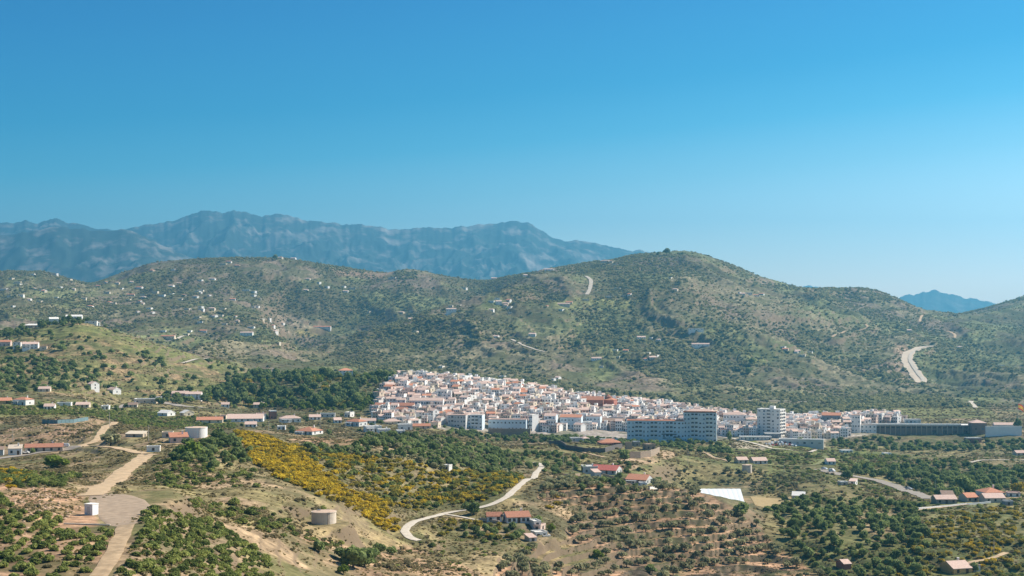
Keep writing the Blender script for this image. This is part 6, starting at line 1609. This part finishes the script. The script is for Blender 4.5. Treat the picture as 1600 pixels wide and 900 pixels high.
# ------------------------------------------------------------------ round water tanks
def tank(px_top, p, r, H, label, cyl_m, top_m):
    t = empty("water_tank", (p[0], p[1], p[2] - 0.3), 0, label, "tank")
    m = MB(); m.cyl(0, 0, -1.5, H, r, r, 40); m.cyl(0, 0, H, H + 0.25, r + 0.12, r + 0.12, 40); m.build("drum", MATS[cyl_m], t)
    m = MB(); m.cyl(0, 0, H + 0.26, H + 0.5, r * 0.98, r * 0.5, 40); m.build("lid", MATS[top_m], t)
    m = MB()
    for z in np.arange(0.2, H + 0.4, 0.35): m.box(-0.25, 0.25, -0.03, 0.03, z, z + 0.04)
    m.box(-0.28, -0.24, -0.03, 0.03, 0, H + 0.6); m.box(0.24, 0.28, -0.03, 0.03, 0, H + 0.6)
    l = m.build("ladder", MATS["dark_metal"], t); l.location = (r * 0.5, -r * 0.87 - 0.1, 0); l.rotation_euler = (0, 0, R(30))
    m = MB(); m.box(-0.5, 0.5, -0.5, 0.5, 0, 0.35); m.build("hatch", MATS["steel"], t, (-r * 0.4, 0.4, H + 0.4))
    return t
tank(None, TANK_P, 4.05, 3.9, "round concrete water tank with tan lid on the bare spur", "tank_concrete", "tank_top")
pt = pick(304, 684, 600, 900)
tank(None, (pt[0], pt[1] + 4, pt[2]), 5.3, 4.9, "white round tank rising behind the pink farmhouse", "white_plaster", "tank_top")
pt = pick(1168, 739, 740, 1000)
tank(None, (pt[0], pt[1] + 2, pt[2]), 3.2, 5.2, "small tan round cistern below the twin cottages", "tank_concrete", "tank_top")
# ------------------------------------------------------------------ greenhouse under white plastic
mat("plastic_film", (0.85, 0.85, 0.84), 0.04, 0.2, rough=0.4, spec=0.4)
g0, g1, g2, g3 = [np.array(g) for g in GH_PTS]
gh = empty("greenhouse", (0, 0, 0), 0, "long white plastic greenhouse roof below the olive hill's shoulder", "greenhouse")
zt = max(g[2] for g in (g0, g1, g2, g3))
K = 9
for k in range(K):
    t0, t1 = k / K, (k + 1) / K
    a0, a1 = g0 + (g1 - g0) * t0, g0 + (g1 - g0) * t1; b0, b1 = g3 + (g2 - g3) * t0, g3 + (g2 - g3) * t1
    m = MB(); S = 6
    for s in range(S):
        u0, u1 = s / S, (s + 1) / S; h0, h1 = -0.3 + 0.10 * math.sin(math.pi * u0), -0.3 + 0.10 * math.sin(math.pi * u1)
        q = [a0 + (a1 - a0) * u0, a0 + (a1 - a0) * u1, b0 + (b1 - b0) * u1, b0 + (b1 - b0) * u0]
        hh = (h0, h1, h1, h0)
        m.quadbox([(v[0], v[1], v[2] - 3.4) for v in q] + [(v[0], v[1], v[2] + h) for v, h in zip(q, hh)])
    m.build("roof_span", MATS["plastic_film"], gh)

# ------------------------------------------------------------------ walls and fences
mat("fence_mesh", (0.14, 0.22, 0.24), 0.1, 0.5); mat("dark_stone", (0.17, 0.15, 0.14), 0.25, 0.8)
def wall_line(name, pts, h, t, material, label, near, far, cat="wall"):
    P = [pick(x, y, near, far) for x, y in pts]
    m = MB()
    for a, b in zip(P[:-1], P[1:]):
        n = max(1, int(np.linalg.norm(b - a) / 6))
        for k in range(n):
            u, w = a + (b - a) * k / n, a + (b - a) * (k + 1) / n
            d = (w - u)[:2]; d = d / (np.linalg.norm(d) + 1e-9); nx, ny = -d[1] * t / 2, d[0] * t / 2
            zu, zw = gz(u[0], u[1]), gz(w[0], w[1])
            m.quadbox([(u[0]-nx,u[1]-ny,zu-1.5),(w[0]-nx,w[1]-ny,zw-1.5),(w[0]+nx,w[1]+ny,zw-1.5),(u[0]+nx,u[1]+ny,zu-1.5),(u[0]-nx,u[1]-ny,zu+h),(w[0]-nx,w[1]-ny,zw+h),(w[0]+nx,w[1]+ny,zw+h),(u[0]+nx,u[1]+ny,zu+h)])
    return tag(m.build(name, MATS[material]), label, cat)
wall_line("retaining_wall", [(858,694),(885,702),(915,707),(945,707),(972,700)], 3.0, 0.6, "dark_stone", "long dark stone retaining wall below the red walled villa", 780, 1150)
wall_line("yard_wall", [(984,716),(1000,716),(1016,714),(1030,708)], 4.2, 0.7, "rubble_stone", "tan stone wall holding up the yard of the stone hut", 760, 1100)
wall_line("garden_wall", [(942,744),(960,749),(978,752)], 1.6, 0.4, "tan_slab", "pale garden wall between the crimson and the orange roofed villas", 600, 850)
wall_line("garden_wall", [(1015,765),(1030,763),(1040,761)], 1.3, 0.4, "white_plaster", "white terrace wall at the right end of the orange roofed villa", 580, 850)
wall_line("bank_wall", [(880,745),(898,745),(906,744)], 1.6, 0.6, "tan_slab", "low tan wall left of the white fronted wing", 600, 850)
wall_line("farm_wall", [(750,813),(765,816),(780,818)], 1.2, 0.4, "weathered_plaster", "low crumbling wall left of the old farmhouse", 420, 640)
wall_line("farm_wall", [(1432,796),(1470,793),(1510,789),(1548,786)], 1.0, 0.35, "white_plaster", "long low white wall in front of the farmstead", 600, 950)
wall_line("slope_wall", [(520,762),(535,768),(550,774)], 1.0, 0.5, "dark_stone", "short stone bank wall above the round concrete tank", 430, 640)
fn = empty("boundary_fence", (0, 0, 0), 0, "blue green mesh fence along the edge of the raised field", "fence")
P = [pick(x, y, 700, 1100) for x, y in ((66,661),(90,662),(115,661),(138,657))]
m = MB()
for a, b in zip(P[:-1], P[1:]):
    n = 4
    for k in range(n):
        u, w = a + (b - a) * k / n, a + (b - a) * (k + 1) / n; zu, zw = gz(u[0], u[1]), gz(w[0], w[1])
        m.quadbox([(u[0],u[1]-.02,zu),(w[0],w[1]-.02,zw),(w[0],w[1]+.02,zw),(u[0],u[1]+.02,zu),(u[0],u[1]-.02,zu+2.2),(w[0],w[1]-.02,zw+2.2),(w[0],w[1]+.02,zw+2.2),(u[0],u[1]+.02,zu+2.2)])
        MB().box(-.06, .06, -.06, .06, -.3, 2.4).build("post", MATS["steel"], fn, (u[0], u[1] - .1, zu))
m.build("mesh_panel", MATS["fence_mesh"], fn)

# ------------------------------------------------------------------ poles, mast with flag
def pole(px, py, h, label, lo, hi, arms=True):
    p = pick(px, py, lo, hi)
    e = empty("utility_pole", (p[0], p[1], p[2]), 0, label, "pole")
    m = MB(); m.cyl(0, 0, -1, h, 0.16, 0.10, 8); m.build("shaft", MATS["tank_concrete"], e)
    if arms: MB().box(-1.0, 1.0, -0.06, 0.06, h - 0.7, h - 0.55).build("crossarm", MATS["dark_metal"], e)
pole(171, 668, 9, "slim utility pole at the fork above the broad grey green tree", 560, 1000)
pole(311, 662, 14, "tall grey utility pole before the long blue warehouse", 700, 1200)
pole(688, 636, 12, "slim pole above the round tree at the town's left corner", 1100, 1500)
pole(500, 672, 8, "wooden pole behind the hipped roof bungalow", 600, 1100)
pole(1163, 668, 9, "thin dark pole beside the arched flats", 1200, 1500)
pole(895, 738, 7, "short white pole left of the crimson roofed house", 600, 900, False)
pole(1553, 866, 6, "lone utility pole beside the dirt track at the lower right", 400, 700)
for x_, y_, lb in ((232,690,"wooden pole left of the pink farmhouse"),(420,672,"pole on the bank left of the bungalow"),(540,672,"pole between the bungalow and the two storey villa"),(760,700,"pole at the end of the middle farm track"),(1075,724,"pole on the meadow left of the twin cottages"),(1225,740,"pole above the lone white cottage"),(1400,748,"pole behind the bend of the asphalt road"),(1462,772,"pole at the left end of the farmstead"),(20,690,"pole on the bank behind the row house"),(880,726,"pole behind the white fronted wing")):
    pole(x_, y_, 8, lb, 560, 1200)
fp = pick(1592, 674, 1200, 1500)
fl = empty("flagpole", (fp[0], fp[1] + 2, fp[2]), 0, "very tall flagpole with a red and yellow flag at the right edge", "flagpole")
MB().cyl(0, 0, -1, 31, 0.25, 0.12, 8).build("mast", MATS["steel"], fl)
mat("flag_red", (0.62, 0.07, 0.04), 0.05, 1); mat("flag_yellow", (0.80, 0.45, 0.05), 0.05, 1)
for k_ in ("flag_red", "flag_yellow"):                             # thin cloth lets the sun through
    nt_ = MATS[k_].node_tree; pb_ = nt_.nodes["Principled BSDF"]; tr_ = nt_.nodes.new("ShaderNodeBsdfTranslucent"); mx_ = nt_.nodes.new("ShaderNodeMixShader")
    mx_.inputs[0].default_value = 0.5; tr_.inputs["Color"].default_value = (0.85, 0.10, 0.05, 1) if k_ == "flag_red" else (0.95, 0.6, 0.08, 1)
    nt_.links.new(pb_.outputs[0], mx_.inputs[1]); nt_.links.new(tr_.outputs[0], mx_.inputs[2]); nt_.links.new(mx_.outputs[0], nt_.nodes["Material Output"].inputs["Surface"])
V = []; Fq = []; mi = []
for i in range(11):
    for j in range(9):
        u, v = i / 10, j / 8
        V.append((0.15 + 6.5 * u * (0.85), 0.5 * math.sin(u * 6 + v) * u, 26.5 - 5.2 * v - 4.5 * u * u * 0.8))
for i in range(10):
    for j in range(8):
        a = i * 9 + j; Fq.append((a, a + 9, a + 10, a + 1)); mi.append(0 if j < 2 or j >= 6 else 1)
fo = bpy.data.objects.new("flag", np_mesh("flag", V, Fq, [MATS["flag_red"], MATS["flag_yellow"]], mi)); link(fo, fl)

# ------------------------------------------------------------------ cars
mat("car_white", (0.75, 0.75, 0.75), 0.03, 1, rough=0.35, spec=0.5); mat("car_dark", (0.05, 0.055, 0.07), 0.1, 1, rough=0.3, spec=0.5)
mat("car_silver", (0.42, 0.43, 0.45), 0.05, 1, rough=0.3, spec=0.5); mat("car_red", (0.35, 0.04, 0.03), 0.05, 1, rough=0.3, spec=0.5)
mat("tyre", (0.02, 0.02, 0.02), 0.1, 1)
def car_body(paint, van=False):
    m = MB()
    L, W2 = (4.6, 0.88) if van else (4.2, 0.85)
    prof = [(-L/2,0.35),(-L/2,0.85),(-L/2+0.25,1.9),(L/2-1.5,1.95),(L/2-0.85,1.15),(L/2-0.05,0.95),(L/2,0.35)] if van else [(-L/2,0.35),(-L/2,0.95),(-L/2+0.45,1.02),(-L/2+0.95,1.45),(L/2-1.75,1.48),(L/2-1.05,0.98),(L/2-0.08,0.82),(L/2,0.35)]
    n = len(prof); b = len(m.v)
    def inset(z): return 0.0 if z < 1.0 else 0.12
    for s in (-1, 1): m.v += [(x, s * (W2 - inset(z)), z) for x, z in prof]
    for i in range(n):
        j = (i + 1) % n; m.f.append((b+i, b+j, b+n+j, b+n+i)); m.mi.append(0)
    m.f.append(tuple(b + i for i in range(n))[::-1]); m.mi.append(0); m.f.append(tuple(b + n + i for i in range(n))); m.mi.append(0)
    m.cur = 1
    x0, x1 = (0.1, L/2-1.55) if van else (-L/2+0.85, L/2-1.7); z0, z1 = (1.2, 1.75) if van else (1.03, 1.4)
    for s in (-1, 1): m.box(x0, x1, s*(W2-0.06)-0.02, s*(W2-0.06)+0.02, z0, z1)
    xa = L/2-1.5 if van else L/2-1.75; za = 1.9 if van else 1.44; xb = L/2-0.9 if van else L/2-1.1; zb = 1.2 if van else 1.02
    m.quadbox([(xb+.02,-W2+.2,zb),(xb+.02,W2-.2,zb),(xb-.1,W2-.2,zb),(xb-.1,-W2+.2,zb),(xa+.06,-W2+.25,za),(xa+.06,W2-.25,za),(xa-.05,W2-.25,za),(xa-.05,-W2+.25,za)])
    return m.mesh("body", [MATS[paint], MATS["window_glass"]]), L, W2
def wheel_mesh():
    m = MB(); n = 12
    for s, r in ((-0.1, 0.33), (0.1, 0.33)): m.v += [(r*math.cos(2*math.pi*i/n), s, 0.33 + r*math.sin(2*math.pi*i/n)) for i in range(n)]
    for i in range(n): j = (i+1) % n; m.f.append((i, j, n+j, n+i)); m.mi.append(0)
    m.f.append(tuple(range(n))[::-1]); m.f.append(tuple(range(n, 2*n))); m.mi += [0, 0]
    return m.mesh("wheel", MATS["tyre"])
WM = wheel_mesh()
CB = {k: car_body(*k) for k in (("car_white", True), ("car_white", False), ("car_dark", False), ("car_silver", False), ("car_red", False))}
def car(key, loc, rz, label, group=None, name="parked_car", cat="car"):
    me, L, W2 = CB[key]
    e = empty(name, loc, rz, label, cat, group)
    put("body", me, e, 0, 0, 0)
    for sx in (-L*0.3, L*0.31):
        for sy in (-W2+0.08, W2-0.08): put("wheel", WM, e, sx, sy, 0)
    return e
p = pick(101, 699, 600, 820); car(("car_white", True), (p[0], p[1], p[2] + .15), R(190), "white van parked at the right end of the long row house", None, "parked_van", "van")
p = pick(40, 709, 600, 820); car(("car_white", False), (p[0], p[1], p[2] + .15), R(170), "small white car parked before the white house on the lane")
pa, pb = pick(1192, 694, 1080, 1330), pick(1243, 696, 1080, 1330)
r3 = random.Random(9)
for r_ in range(3):
    for k in range(10):
        t = (k + 0.5) / 10; x = pa[0] + (pb[0] - pa[0]) * t + r_ * 1.2; y = pa[1] + (pb[1] - pa[1]) * t + (r_ - 1) * 9
        if r3.random() < 0.12: continue
        key = r3.choice((("car_white", False), ("car_white", False), ("car_silver", False), ("car_dark", False), ("car_red", False), ("car_white", True)))
        cn = {"car_white": "white", "car_silver": "silver", "car_dark": "dark", "car_red": "red"}[key[0]]
        car(key, (x, y, gz(x, y) + .1), R(80 + r3.uniform(-4, 4)), "%s %s parked in the %s row of the car park below the white tower" % (cn, "van" if key[1] else "car", ("front", "middle", "back")[r_]), "vehicles in the car park below the tower", "parked_van" if key[1] else "parked_car", "van" if key[1] else "car")
for k, (x_, y_) in enumerate(((1288,734.5),(1420,766),(1300,738))):
    p = pick(x_, y_, 700, 1150)
    car((("car_white", False), ("car_silver", False), ("car_white", True))[k], (p[0], p[1], gz(p[0], p[1]) + .5), R(-50), ("white car at the start of the asphalt road", "silver car rounding the bend of the asphalt road", "white van behind the white car on the asphalt road")[k], None, "parked_car", ("car", "car", "van")[k])
